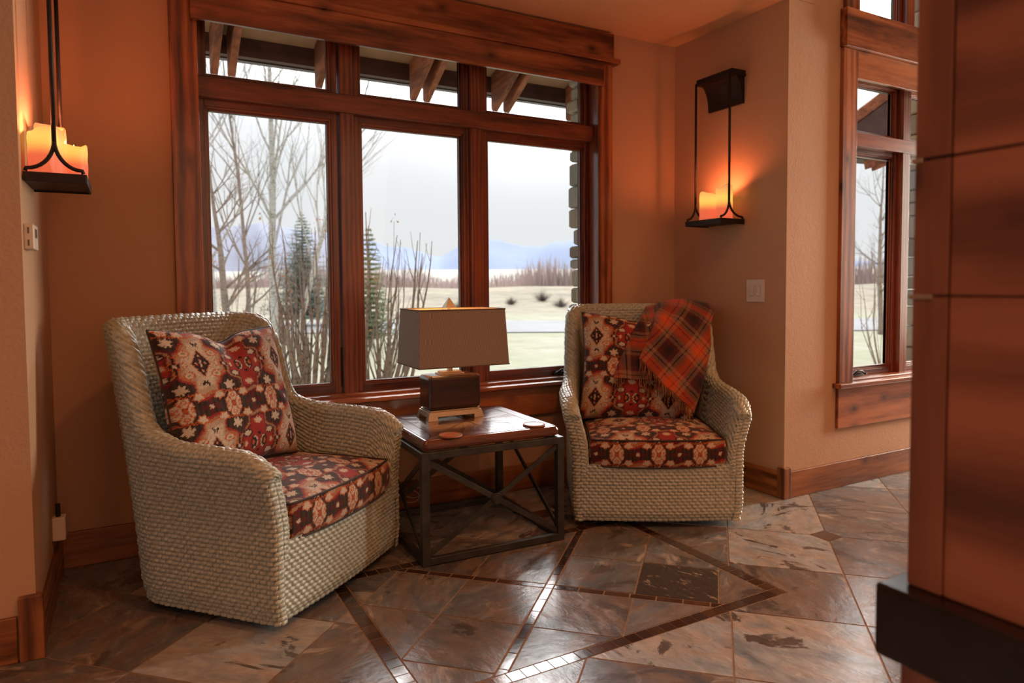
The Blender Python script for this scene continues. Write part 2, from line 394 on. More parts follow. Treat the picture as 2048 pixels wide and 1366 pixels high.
# outer field, clipped against the four sides around the inlay rectangle
for poly, i, j in grid45(3.600, .083, .6216, .6266, True):
    cx_ = sum(p[0] for p in poly) / 4; cy_ = sum(p[1] for p in poly) / 4
    if not (-5 < cx_ < 7.6 and -5.4 < cy_ < 4): continue
    c0 = (rnd.random(), rnd.random(), rnd.random())
    poly = minus_diamond(poly)
    # pieces: left, right of rectangle; below, above
    for bx in ((-9, -9, X0 - g, 9), (X1s + g, -9, 9, 9), (X0 - g, -9, X1s + g, Ya - g), (X0 - g, Yb + g, X1s + g, 9)):
        pc = region_clip(poly, *bx)
        pc = region_clip(pc, -4.6, -5, 7.2, 3.43) if len(pc) > 2 else pc
        tile(pc, 1, c0)
for cx_, cy_ in DMD:
    r = R0 - .002
    tile([(cx_ - r, cy_ - r), (cx_ + r, cy_ - r), (cx_ + r, cy_ + r), (cx_ - r, cy_ + r)], 2)
# inner field
P0, Q0 = CXs + CYs, CXs - CYs
hw = .018 * S2; tp = .4356
ix0, iy0, ix1, iy1 = X0 + BW + g, Ya + BW + g, X1s - BW - g, Yb - BW - g
def seg(k):                                       # k-th band away from the centre strip
    return (hw + k * tp + g * S2, hw + (k + 1) * tp - g * S2)
for sp in (1, -1):
    for sq in (1, -1):
        for i in range(4):
            for j in range(4):
                a, b = seg(i); c, d = seg(j)
                poly = [((p + q) / 2, (p - q) / 2) for p, q in ((P0 + sp * a, Q0 + sq * c), (P0 + sp * a, Q0 + sq * d), (P0 + sp * b, Q0 + sq * d), (P0 + sp * b, Q0 + sq * c))]
                dark = (sp == 1 and sq == 1 and i == 0 and j == 1)
                tile(region_clip(poly, ix0, iy0, ix1, iy1), 1, (.5, .93, .01) if dark else (rnd.random(), .55 + .3 * rnd.random(), .2 * rnd.random() + .3))
# cross strips
L = .105
for isp in (0, 1):
    for sgn in (1, -1):
        for k in range(10):
            a = (hw if k == 0 else hw + k * L * S2 * .93) + g * 1.2; b = hw + (k + 1) * L * S2 * .93 - g * 1.2
            e = hw - g * 1.6
            if isp == 0: pq = ((P0 + sgn * a, Q0 - e), (P0 + sgn * a, Q0 + e), (P0 + sgn * b, Q0 + e), (P0 + sgn * b, Q0 - e))
            else: pq = ((P0 - e, Q0 + sgn * a), (P0 - e, Q0 + sgn * b), (P0 + e, Q0 + sgn * b), (P0 + e, Q0 + sgn * a))
            tile(region_clip([((p + q) / 2, (p - q) / 2) for p, q in pq], ix0, iy0, ix1, iy1), 2)
e = hw - g * 1.6
tile([((p + q) / 2, (p - q) / 2) for p, q in ((P0 - e, Q0 - e), (P0 - e, Q0 + e), (P0 + e, Q0 + e), (P0 + e, Q0 - e))], 2)
# border of small square mosaics
def strip(x0, y0, x1, y1, horiz):
    ln = (x1 - x0) if horiz else (y1 - y0); n = max(1, round(ln / BW)); s = ln / n
    for k in range(n):
        if horiz: a = (x0 + k * s + .0020, y0 + .0022, x0 + (k + 1) * s - .0020, y1 - .0022)
        else: a = (x0 + .0022, y0 + k * s + .0020, x1 - .0022, y0 + (k + 1) * s - .0020)
        tile([(a[0], a[1]), (a[2], a[1]), (a[2], a[3]), (a[0], a[3])], 2)
strip(X0, Ya, X1s, Ya + BW, True); strip(X0, Yb - BW, X1s, Yb, True)
strip(X0, Ya + BW, X0 + BW, Yb - BW, False); strip(X1s - BW, Ya + BW, X1s, Yb - BW, False)
b = len(fv); fv.extend([(-4.8, -5.2, -.0015), (7.4, -5.2, -.0015), (7.4, 3.64, -.0015), (-4.8, 3.64, -.0015), (-4.8, -5.2, -.06), (7.4, -5.2, -.06), (7.4, 3.64, -.06), (-4.8, 3.64, -.06)])
for f in ((0, 1, 2, 3), (7, 6, 5, 4), (0, 4, 5, 1), (1, 5, 6, 2), (2, 6, 7, 3), (3, 7, 4, 0)): ff.append(tuple(b + i for i in f)); fmi.append(0); fcol.append((.5, .5, .5))
def slate():
    m = NT('slate_tile'); at = m.n('ShaderNodeAttribute', attribute_name='tint'); sp = m.n('ShaderNodeSeparateColor'); m.link(at.outputs['Color'], sp.inputs[0])
    R, G, B = sp.outputs
    c = m.n('ShaderNodeTexCoord'); cmb = m.n('ShaderNodeCombineXYZ'); m.link(m.math('MULTIPLY', R, 37), cmb.inputs[0]); m.link(m.math('MULTIPLY', B, 23), cmb.inputs[1]); m.link(m.math('MULTIPLY', G, 11), cmb.inputs[2])
    va = m.n('ShaderNodeVectorMath', operation='ADD'); m.link(c.outputs['Object'], va.inputs[0]); m.link(cmb.outputs[0], va.inputs[1])
    rot = m.n('ShaderNodeVectorRotate', rotation_type='Z_AXIS'); m.link(va.outputs[0], rot.inputs['Vector']); m.link(m.math('MULTIPLY', R, 3), rot.inputs['Angle'])
    mp = m.n('ShaderNodeMapping'); mp.inputs['Scale'].default_value = (1, 1.9, 1); m.link(rot.outputs[0], mp.inputs[0]); v = mp.outputs[0]
    n1 = m.noise(v, 2.4, 6, .62, .7); n2 = m.noise(v, 5.5, 8, .68, 1.2); n3 = m.noise(v, 26, 5, .6)
    lightc = m.ramp(n1, [(.30, (.155, .20, .24)), (.44, (.31, .35, .375)), (.56, (.35, .305, .265)), (.70, (.22, .26, .29))])
    darkc = m.ramp(n1, [(.30, (.045, .058, .075)), (.44, (.12, .13, .14)), (.56, (.17, .125, .10)), (.70, (.078, .092, .112))])
    sel = m.ramp(G, [(.40, (0, 0, 0)), (.60, (1, 1, 1))])
    col = m.mix(sel, lightc, darkc)
    n4 = m.noise(v, 3.1, 9, .62, .9)
    blot = m.ramp(n4, [(.395, (1, 1, 1)), (.415, (0, 0, 0))])
    col = m.mix(m.math('MULTIPLY', blot, m.math('SUBTRACT', 1.0, m.math('MULTIPLY', G, .2))), col, (.060, .052, .050))
    mott = m.ramp(m.noise(v, 11, 6, .7, .6), [(.40, (.76, .76, .77)), (.62, (1.14, 1.12, 1.10))]); col = m.mix(1.0, col, mott, 'MULTIPLY')
    vein = m.ramp(n2, [(.58, (0, 0, 0)), (.66, (.75, .75, .75))]); col = m.mix(vein, col, (.40, .34, .28))
    vd = m.ramp(m.math('ADD', B, 0), [(.015, (1, 1, 1)), (.03, (0, 0, 0))])        # the one near-black tile
    vd = m.math('MULTIPLY', vd, m.ramp(G, [(.9, (0, 0, 0)), (.92, (1, 1, 1))]))
    fleck = m.ramp(m.noise(v, 14, 8, .75, .5), [(.57, (.022, .021, .021)), (.62, (.33, .24, .16))]); col = m.mix(vd, col, fleck)
    col = m.mix(m.math('MULTIPLY', n3, .14), col, (.30, .22, .17))
    led = m.n('ShaderNodeMath', operation='SNAP', inp={1: .07}); m.link(m.noise(v, 4.0, 4, .6, 2.0), led.inputs[0])
    hgt = m.math('ADD', m.math('MULTIPLY', led.outputs[0], 2.2), m.math('ADD', m.math('MULTIPLY', n3, .35), m.math('MULTIPLY', m.noise(v, 8, 6, .6, 1), .9)))
    m.bump(hgt, .38, .006)
    rg = m.ramp(n2, [(.3, (.17, .17, .17)), (.7, (.34, .34, .34))])
    return m.base(col, rg, .5)
def mosaic():
    m = NT('bronze_mosaic'); at = m.n('ShaderNodeAttribute', attribute_name='tint'); sp = m.n('ShaderNodeSeparateColor'); m.link(at.outputs['Color'], sp.inputs[0])
    c = m.ramp(sp.outputs[0], [(0, (.045, .022, .016)), (.35, (.09, .045, .028)), (.65, (.06, .045, .045)), (1, (.14, .07, .035))])
    n = m.noise(m.coord(), 45, 4); c = m.mix(m.math('MULTIPLY', n, .5), c, (.035, .022, .018))
    m.bump(m.noise(m.coord(), 60, 2), .15, .002)
    m.base(c, .16, .8, .35, .5); return m.mat
M['slate'] = slate(); M['mosaic'] = mosaic(); M['grout'] = simple('brown_grout', (.24, .16, .105), .8, 0, .3, 40, .2)
me = bpy.data.meshes.new('floor'); me.from_pydata(fv, [], ff)
for k in ('grout', 'slate', 'mosaic'): me.materials.append(M[k])
me.polygons.foreach_set('material_index', fmi)
at = me.color_attributes.new('tint', 'FLOAT_COLOR', 'CORNER')
cl = []
for p, c in zip(me.polygons, fcol): cl.extend([*c, 1] * p.loop_total)
at.data.foreach_set('color', cl); me.update()
fo = bpy.data.objects.new('floor', me); COL.objects.link(fo)
tag(fo, 'slate tile floor laid diagonally with a bronze mosaic inlay', 'floor', None, 'structure')

exec_marker = 'windows'
# ------------------------------------------------------------------ window 1
def part(root, name, mat, *boxes, bevel=.003, label=None, parent=None):
    mb = MB()
    for lo, hi in boxes: mb.box(lo, hi)
    o = obj(name, mb, M[mat], parent or root, bevel)
    if label: o['label'] = label
    return o
def win_root(name, loc, label): return tag(empty(name, loc), label, 'window', None, 'structure')
w1 = win_root('window_1', (1.36, Y1, 0), 'large window of three tall panes and three transoms in stained wood')
CP = .022                                           # casing projection from the wall
part(w1, 'casing', 'woodz', ((.178, Y1 - CP, .585), (.290, Y1 + .0, 2.66)))
part(w1, 'casing', 'woodz', ((2.447, Y1 - CP, .585), (2.552, Y1, 2.50)))
part(w1, 'head_board', 'woodx', ((.165, Y1 - CP - .012, 2.503), (2.556, Y1, 2.658)), label='long knotty head board under the ceiling')
part(w1, 'head_ledge', 'woodx', ((.140, Y1 - .075, 2.474), (2.575, Y1, 2.503)), label='narrow ledge moulding above the blind valance')
part(w1, 'valance', 'woodx', ((.262, Y1 - .062, 2.335), (2.462, Y1 - .038, 2.474)), ((.262, Y1 - .038, 2.345), (.285, Y1 - .022, 2.474)), ((2.440, Y1 - .038, 2.345), (2.462, Y1 - .022, 2.474)), label='boxed valance board hiding the blind')
part(w1, 'sill', 'woodx', ((.140, Y1 - .062, .588), (2.575, Y1 + .01, .612)), ((.24, Y1 + .0, .600), (2.49, Y1 + .13, .628)), bevel=.006, label='glossy projecting window sill')
part(w1, 'apron', 'woodx', ((.170, Y1 - .020, .425), (2.552, Y1, .588)))
JY0, JY1 = Y1 - .002, Y1 + .165
part(w1, 'jamb', 'firz', ((2.450, JY0, .60), (2.475, JY1, 2.52)))
part(w1, 'jamb', 'firz', ((.255, JY0, .60), (.284, JY1, 2.52)))
part(w1, 'jamb', 'firx', ((.284, JY0, 2.50), (2.450, JY1, 2.53)))
FY0 = Y1 + .080                                      # front of the window frames
def moulded(root, name, x0, x1, z0, z1, fw, y0, mats=('firz', 'firx'), tz=None, step=.0):
    """a sash: four rails with a stepped profile, returns the frame part"""
    mb = MB(); tz = tz or fw
    for k, (dy, sh) in enumerate(((0, 0), (.012, .010), (.024, .018))):
        a, b, c, d = x0 + sh * 0, x1, z0, z1
        fwk, fzk = fw * (.62 + .19 * k), tz * (.62 + .19 * k)
        yk = y0 + .010 * k; ye = y0 + .045
        mb.box((a, yk, c), (a + fwk, ye, d)); mb.box((b - fwk, yk, c), (b, ye, d))
        mb.box((a + fwk, yk, c), (b - fwk, ye, c + fzk), 1); mb.box((a + fwk, yk, d - fzk), (b - fwk, ye, d), 1)
    return obj(name, mb, [M[mats[0]], M[mats[1]]], root, .0015)
def pane(root, x0, x1, z0, z1, y, parent=None, sealw=.007):
    mb = MB(); s = sealw
    mb.box((x0 - s, y - .004, z0 - s), (x0, y + .012, z1 + s)).box((x1, y - .004, z0 - s), (x1 + s, y + .012, z1 + s)).box((x0, y - .004, z0 - s), (x1, y + .012, z0)).box((x0, y - .004, z1), (x1, y + .012, z1 + s))
    g_ = obj('glass', MB().box((x0, y + .001, z0), (x1, y + .005, z1)), M['glass'], parent or root)
    obj('glazing_seal', mb, M['alum'], parent or root)
    return g_
# bays: (opening x0, x1) between jamb and mullions
MULL = [(.930, 1.002), (1.650, 1.722)]
bays = [(.284, .930), (1.002, 1.650), (1.722, 2.450)]
for a, b in MULL:
    part(w1, 'mullion', 'firz', ((a, FY0 - .03, .60), (b, FY0 + .05, 2.035)), ((a + .002, FY0 - .03, 2.116), (b - .002, FY0 + .05, 2.52)), bevel=.003)
part(w1, 'transom_rail', 'firx', ((.284, FY0 - .045, 2.028), (2.450, FY0 + .05, 2.118)), bevel=.004, label='thick horizontal rail with bold dark grain')
for i, (a, b) in enumerate(bays):
    sx0, sx1 = a + .004, b - .004
    low = moulded(w1, 'sash', sx0, sx1, .628, 2.030, .050, FY0, tz=.052)
    pane(w1, sx0 + .050, sx1 - .050, .680, 1.978, FY0 + .03, low)
    hi = moulded(w1, 'transom_sash', sx0, sx1, 2.118, 2.50, .046, FY0, tz=.030)
    pane(w1, sx0 + .046, sx1 - .046, 2.146, 2.470, FY0 + .03, hi)
def crank(root, x, y, z, label):
    mb = MB()
    mb.prism([(x - .055, z), (x + .06, z), (x + .05, z + .018), (x - .03, z + .026), (x - .05, z + .012)], y - .028, y, 1)
    mb.tube([(x - .04, y - .03, z + .016), (x - .01, y - .036, z + .034), (x + .03, y - .036, z + .032), (x + .055, y - .034, z + .018)], [.006, .0075, .0075, .005], 8)
    mb.tube([(x + .055, y - .034, z + .018), (x + .058, y - .05, z + .016)], [.005, .008], 8)
    o = obj('crank_handle', mb, M['bronze'], root, .002); o['label'] = label; return o
crank(w1, 2.235, FY0 + .0, .630, 'black fold-down crank handle')
part(w1, 'sash_hinge', 'bronze', ((.921, FY0 - .006, .66), (.929, FY0 + .002, .86)), bevel=.001)

# ------------------------------------------------------------------ window 2 and the clerestory above it
w2 = win_root('window_2', (4.5, Y2R, 0), 'tall window right of the wall corner with stained casing')
part(w2, 'casing', 'woodz', ((3.486, Y2R - CP, .600), (3.610, Y2R, 2.478)))
part(w2, 'casing', 'woodx', ((3.610, Y2R - CP, 2.322), (5.60, Y2R, 2.478)), label='knotty head casing')
part(w2, 'head_band', 'woodx', ((3.478, Y2R - .045, 2.480), (5.70, Y2R, 2.690)), label='thick knotty beam between the two windows')
part(w2, 'sill', 'woodx', ((3.455, Y2R - .055, .573), (5.70, Y2R + .01, .600)), ((3.60, Y2R, .588), (5.55, Y2R + .13, .612)), bevel=.006)
part(w2, 'apron', 'woodx', ((3.484, Y2R - .020, .340), (5.65, Y2R, .573)), label='broad knotty board below the sill')
GY0 = Y2R + .085
part(w2, 'jamb', 'firz', ((3.560, Y2R - .002, .60), (3.600, Y2R + .17, 2.36)))
MX0, MX1 = 4.160, 4.235
part(w2, 'mullion', 'firz', ((MX0, GY0 - .035, .60), (MX1, GY0 + .05, 2.36)), ((4.90, GY0 - .035, .60), (4.97, GY0 + .05, 2.36)))
part(w2, 'transom_rail', 'firx', ((3.600, GY0 - .04, 1.965), (5.55, GY0 + .05, 2.045)))
for a, b in ((3.600, MX0), (MX1, 4.90), (4.97, 5.55)):
    lo_ = moulded(w2, 'sash', a + .003, b - .003, .615, 1.967, .045, GY0); pane(w2, a + .048, b - .048, .662, 1.921, GY0 + .03, lo_)
    hi_ = moulded(w2, 'transom_sash', a + .003, b - .003, 2.045, 2.36, .040, GY0, tz=.03); pane(w2, a + .043, b - .043, 2.076, 2.33, GY0 + .03, hi_)
crank(w2, 3.76, GY0 + .0, .612, 'black fold-down crank handle')
w3 = win_root('window_3', (4.5, Y2R, 2.69), 'high window above the thick beam at the top right')
part(w3, 'casing', 'woodz', ((3.500, Y2R - CP, 2.69), (3.622, Y2R, 4.06)))
part(w3, 'jamb', 'firz', ((3.575, Y2R - .002, 2.69), (3.605, Y2R + .17, 4.0)))
part(w3, 'mullion', 'firz', ((MX0 + .02, GY0 - .035, 2.69), (MX1 + .02, GY0 + .05, 4.0)))
for a, b in ((3.605, MX0 + .02), (MX1 + .02, 5.55)):
    lo_ = moulded(w3, 'sash', a + .003, b - .003, 2.66, 3.98, .045, GY0, tz=.03); pane(w3, a + .048, b - .048, 2.69, 3.94, GY0 + .03, lo_)

# ------------------------------------------------------------------ light switch, thermostat, adapter
sw = tag(empty('light_switch', (XR, 2.757, 1.128)), 'white double rocker switch plate on the wall below the right sconce', 'switch')
obj('switch_plate', MB().box((XR - .006, 2.694, 1.066), (XR, 2.822, 1.192)), M['white'], sw, .002)
for k in (-1, 1):
    mb = MB(); c = 2.758 + k * .024
    mb.prism([(XR - .006, 1.098), (XR - .012, 1.102), (XR - .008, 1.130), (XR - .011, 1.158), (XR - .006, 1.161)], c - .015, c + .015, 1); mb.v = [(a, b_, c_) for a, b_, c_ in mb.v]
    obj('rocker', mb, M['white'], sw, .001)
th = tag(empty('thermostat', (XL, 2.74, 1.33)), 'small white thermostat on the left wall below the candle sconce', 'thermostat')
obj('housing', MB().box((XL, 2.685, 1.292), (XL + .027, 2.80, 1.372)), M['white'], th, .004)
obj('screen', MB().box((XL + .027, 2.715, 1.330), (XL + .0285, 2.765, 1.358)), M['screen'], th)
for z_ in (1.303, 1.342): obj('vent_slot', MB().box((XL + .010, 2.684, z_), (XL + .015, 2.686, z_ + .019)), M['screen'], th)
ad = tag(empty('power_adapter', (XL, 3.2, .21)), 'small white plug-in adapter with black plug above the left baseboard', 'adapter')
obj('body', MB().box((XL, 3.175, .195), (XL + .045, 3.235, .285)), M['white'], ad, .005)
obj('plug', MB().tube([(XL + .02, 3.2, .28), (XL + .02, 3.2, .335)], .008, 8), M['rubber'], ad)

# ------------------------------------------------------------------ wall sconces with candles
def wax(seed):
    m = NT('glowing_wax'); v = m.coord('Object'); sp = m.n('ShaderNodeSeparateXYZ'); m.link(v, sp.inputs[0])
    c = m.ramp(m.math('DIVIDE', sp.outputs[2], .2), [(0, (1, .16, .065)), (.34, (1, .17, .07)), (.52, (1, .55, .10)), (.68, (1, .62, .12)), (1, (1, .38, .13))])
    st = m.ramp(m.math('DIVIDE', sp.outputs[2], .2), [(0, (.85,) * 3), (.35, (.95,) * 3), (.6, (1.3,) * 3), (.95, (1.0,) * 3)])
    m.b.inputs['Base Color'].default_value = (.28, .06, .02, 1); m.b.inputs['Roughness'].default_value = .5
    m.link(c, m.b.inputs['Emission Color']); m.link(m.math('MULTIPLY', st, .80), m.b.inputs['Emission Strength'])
    m.bump(m.noise(m.coord('Object', (1, 1, .15)), 120, 3), .3, .003)
    return m.mat
M['wax'] = wax(1)
M['flame'] = NT('candle_glow').mat
_b = M['flame'].node_tree.nodes['Principled BSDF']; _b.inputs['Emission Color'].default_value = (1, .45, .12, 1); _b.inputs['Emission Strength'].default_value = 6
def candle(x, y, z, r, h, label, group, power=2.5):
    root = tag(empty('pillar_candle', (x, y, z)), label, 'candle', group)
    n, k = 40, 18; rr = random.Random(int(x * 991 + y * 77)); ph = [rr.random() * 6 for _ in range(4)]
    mb = MB(); vs = []
    lip = lambda t: .006 * math.sin(t + ph[0]) + .004 * math.sin(2 * t + ph[1]) + .0016 * math.sin(4 * t + ph[2])
    prof = [(0, 0)] + [(r * (1 + .015 * math.sin(i)), h * i / (k - 1)) for i in range(k)] + [(r * .93, h + .004), (r * .80, h), (r * .74, h - .03), (0.001, h - .035)]
    for (pr_, pz) in prof:
        for j in range(n):
            t = 2 * math.pi * j / n; w = max(0, (pz / h - .72) / .28)
            vs.append((pr_ * (1 + .02 * math.sin(3 * t + ph[3])) * math.cos(t), pr_ * math.sin(t), pz + lip(t) * w * 1.3))
    fs = [(i * n + j, i * n + (j + 1) % n, (i + 1) * n + (j + 1) % n, (i + 1) * n + j) for i in range(len(prof) - 1) for j in range(n)]
    mb.add(vs, fs); obj('wax', mb, M['wax'], root, smooth=True, local=True)
    fl = MB().lathe([(.001, h - .034), (.006, h - .026), (.007, h - .016), (.003, h - .004), (.0006, h + .004)], n=12)
    obj('flame_bulb', fl, M['flame'], root, smooth=True, local=True)
    lt = lamp('candle_light', 'POINT', (x, y, z + h - .002), power, (1, .25, .10), shadow_soft_size=.012)
    return root
def sconce(wx, s, ya, yb, rodx, trayx, label, zt=1.507):
    """wx: wall plane, s: +1/-1 outward direction in x"""
    root = tag(empty('wall_sconce', (wx, (ya + yb) / 2, zt)), label, 'sconce', None)
    X = lambda d: wx + s * d
    def bx(mb, d0, y0, z0, d1, y1, z1): a, b_ = sorted((X(d0), X(d1))); mb.box((a, y0, z0), (b_, y1, z1)); return mb
    # curved corbel-like backplate with a cap board
    mb = MB(); zt0, zt1 = 2.190, 2.345
    prof = [(0, zt0), (.018, zt0)] + [(.018 + .075 * (1 - math.cos(t)), zt0 + .012 + (zt1 - zt0 - .012) * math.sin(t)) for t in np.linspace(0, math.pi / 2, 9)] + [(0, zt1)]
    mb.prism([(X(d), z) for d, z in prof], ya + .008, yb - .008, 1)
    obj('backplate', mb, M['bronze'], root, .002)
    obj('cap_board', bx(bx(MB(), 0, ya - .004, 2.338, .112, yb + .004, 2.352), 0, ya, 2.352, .106, yb, 2.372), M['bronze'], root, .002)
    for yy in (ya + .008, yb - .008):
        r = obj('rod', MB().tube([(X(rodx), yy, 2.34), (X(rodx), yy, zt + .13)], .0068, 10), M['bronze'], root, smooth=True)
        mb = MB(); ce = (zt + .13)
        for sg, dx in ((1, trayx - .01 - rodx), (-1, rodx - .012)):
            pts = [(X(rodx + sg * dx * (1 - math.cos(t)) if sg > 0 else rodx - dx * (1 - math.cos(t))), yy, ce + .006 - (ce - zt - .036) * math.sin(t)) for t in np.linspace(0, math.pi / 2, 10)]
            pts.append((X(rodx + sg * dx * 1.04), yy, zt + .033))
            mb.tube(pts, .0062, 8)
        obj('scroll_foot', mb, M['bronze'], r, smooth=True)
    mb = MB(); a, b_ = sorted((X(.003), X(trayx))); mb.box((a, ya, zt + .006), (b_, yb, zt + .020))
    mb.box((a, ya - .003, zt), (b_, ya + .004, zt + .030)).box((a, yb - .004, zt), (b_, yb + .003, zt + .030))
    a2, b2 = sorted((X(trayx - .006), X(trayx + .003))); mb.box((a2, ya, zt), (b2, yb, zt + .030))
    mb.tube([(X(trayx - .02), yb + .002, zt + .012), (X(trayx - .02), yb + .012, zt + .012)], .005, 8)
    obj('tray', mb, M['bronze'], root, .0015)
    return root
sconce(XR, -1, 2.845, 3.128, .115, .185, 'dark bronze hanging candle sconce on the right alcove wall above the light switch')
zt = 1.507 + .0205
candle(2.962, 2.905, zt, .047, .188, 'taller glowing pillar candle on the right sconce tray, beside the near rod', 'candles on the right sconce')
candle(2.950, 3.022, zt, .047, .158, 'shorter glowing pillar candle on the right sconce tray, farther from the corner of the room', 'candles on the right sconce')
sconce(XL, 1, 2.690, 2.990, .088, .172, 'dark bronze hanging candle sconce on the left wall above the thermostat')
candle(-.232, 2.745, zt, .042, .150, 'nearest of the three glowing candles on the left sconce, against the wall', 'candles on the left sconce')
candle(-.222, 2.890, zt, .046, .190, 'tallest glowing candle at the back of the left sconce tray', 'candles on the left sconce')
candle(-.156, 2.925, zt, .040, .140, 'outermost glowing candle on the left sconce, beside the tray corner', 'candles on the left sconce')

# ------------------------------------------------------------------ end table
TR = math.radians(-2.2)
tb = tag(empty('end_table', (1.378, 2.995, 0), TR), 'square wood-topped end table on a black iron frame between the two armchairs', 'table')
hx = .340; lg = .034
def tobj(name, mb, mat, bevel=.002, parent=None, smooth=False): return obj(name, mb, M[mat], parent or tb, bevel, local=True, smooth=smooth)
for sx_ in (-1, 1):
    for sy_ in (-1, 1):
        a, b_ = sorted((sx_ * hx, sx_ * (hx - lg))); c, d = sorted((sy_ * hx, sy_ * (hx - lg)))
        tobj('leg', MB().box((a, c, .0), (b_, d, .478)), 'iron')
for z0, z1, nm in ((.448, .478, 'upper_rail_frame'), (.004, .034, 'lower_rail_frame')):
    mb = MB()
    for sgn in (-1, 1):
        a, b_ = sorted((sgn * hx, sgn * (hx - .026))); mb.box((a, -hx + lg, z0), (b_, hx - lg, z1)); mb.box((-hx + lg, a, z0), (hx - lg, b_, z1))
    tobj(nm, mb, 'iron')
i_ = hx - lg * .5
for k, (p, q, r_, s_) in enumerate((((-i_, -hx + .012, .446), (i_, -hx + .012, .036), (i_, -hx + .012, .446), (-i_, -hx + .012, .036)),
                                    ((-i_, hx - .012, .446), (i_, hx - .012, .036), (i_, hx - .012, .446), (-i_, hx - .012, .036)),
                                    ((-hx + .012, -i_, .446), (-hx + .012, i_, .036), (-hx + .012, i_, .446), (-hx + .012, -i_, .036)),
                                    ((hx - .012, -i_, .446), (hx - .012, i_, .036), (hx - .012, i_, .446), (hx - .012, -i_, .036)))):
    thin = .008; upv = (0, 1, 0) if k < 2 else (1, 0, 0)
    br = tobj('cross_brace', MB().bar(p, q, .024, thin, upv).bar(r_, s_, .024, thin * .96, upv), 'iron', .001)
    if k == 0:
        c = Vector((0, -hx + .004, .241)); mb = MB()
        for rr_, y0, y1 in ((.026, 0, -.004), (.021, -.004, -.007), (.010, -.004, -.010)):
            n = 28; vs = [(c.x + rr_ * math.cos(2 * math.pi * j / n), c.y + y0, c.z + rr_ * math.sin(2 * math.pi * j / n)) for j in range(n)] + [(c.x + rr_ * .96 * math.cos(2 * math.pi * j / n), c.y + y1, c.z + rr_ * .96 * math.sin(2 * math.pi * j / n)) for j in range(n)]
            mb.add(vs, [tuple(range(n)), tuple(range(n, 2 * n))[::-1]] + [(j, n + j, n + (j + 1) % n, (j + 1) % n) for j in range(n)])
        mb.tube([(c.x + .0235 * math.cos(t), c.y - .004, c.z + .0235 * math.sin(t)) for t in np.linspace(0, 2 * math.pi, 25)[:-1]], .002, 6, closed=True)
        mb.tube([(c.x + .0155 * math.cos(t), c.y - .0065, c.z + .0155 * math.sin(t)) for t in np.linspace(0, 2 * math.pi, 25)[:-1]], .0018, 6, closed=True)
        obj('medallion', mb, M['iron'], br, .0, local=True)['label'] = 'round ringed medallion at the brace crossing'
# top: inlaid boards in a mitred border
def table_wood():
    m = NT('worn_inlaid_wood'); at = m.n('ShaderNodeAttribute', attribute_name='tint'); sp = m.n('ShaderNodeSeparateColor'); m.link(at.outputs['Color'], sp.inputs[0])
    c = m.n('ShaderNodeTexCoord'); rot = m.n('ShaderNodeVectorRotate', rotation_type='Z_AXIS'); m.link(c.outputs['Object'], rot.inputs['Vector']); m.link(m.math('MULTIPLY', sp.outputs[0], 6.2832), rot.inputs['Angle'])
    mp = m.n('ShaderNodeMapping'); mp.inputs['Scale'].default_value = (.12, 1, 1); m.link(rot.outputs[0], mp.inputs[0])
    ad_ = m.n('ShaderNodeVectorMath', operation='ADD'); m.link(mp.outputs[0], ad_.inputs[0]); m.link(sp.outputs[1], ad_.inputs[1])
    f = m.noise(ad_.outputs[0], 42, 6, .6, .4); b2 = m.noise(ad_.outputs[0], 9, 3, .5, .5)
    col = m.ramp(m.math('ADD', m.math('MULTIPLY', f, .5), m.math('MULTIPLY', b2, .5)), [(.34, (.030, .008, .005)), (.5, (.11, .028, .012)), (.66, (.20, .055, .02))])
    col = m.mix(m.math('MULTIPLY', sp.outputs[1], .45), col, (.05, .013, .008))
    m.bump(m.math('ADD', f, m.math('MULTIPLY', m.noise(c.outputs['Object'], 14, 4), 1.2)), .35, .002)
    return m.base(col, m.ramp(b2, [(.3, (.16,) * 3), (.7, (.32,) * 3)]), .6, coat=1.0)
M['tabletop'] = table_wood()
tv, tf, tcol = [], [], []
ht = .325; zt0, zt1 = .481, .527
def tpiece(poly, ang, z=zt1, dep=.004):
    if not inset_ok(poly): return
    cx_ = sum(p[0] for p in poly) / len(poly); cy_ = sum(p[1] for p in poly) / len(poly)
    n = len(poly); b = len(tv); A = sum(poly[i][0] * poly[(i + 1) % n][1] - poly[(i + 1) % n][0] * poly[i][1] for i in range(n))
    if A < 0: poly = poly[::-1]
    def sh(p, d): l = math.hypot(p[0] - cx_, p[1] - cy_); return (p[0] - (p[0] - cx_) / l * d, p[1] - (p[1] - cy_) / l * d)
    tv.extend([(*sh(p, .0042), z) for p in poly]); tv.extend([(*sh(p, .0020), z - .0022) for p in poly]); tv.extend([(*p, z - dep) for p in poly])
    cc = (ang / (2 * math.pi) % 1, rnd.random(), rnd.random())
    tf.append(tuple(b + i for i in range(n))); tcol.append(cc)
    for lay in (0, 1):
        for i in range(n): j = (i + 1) % n; tf.append((b + lay * n + j, b + lay * n + i, b + (lay + 1) * n + i, b + (lay + 1) * n + j)); tcol.append(cc)
bd = .052; q = ht - .0165; iq = q - bd
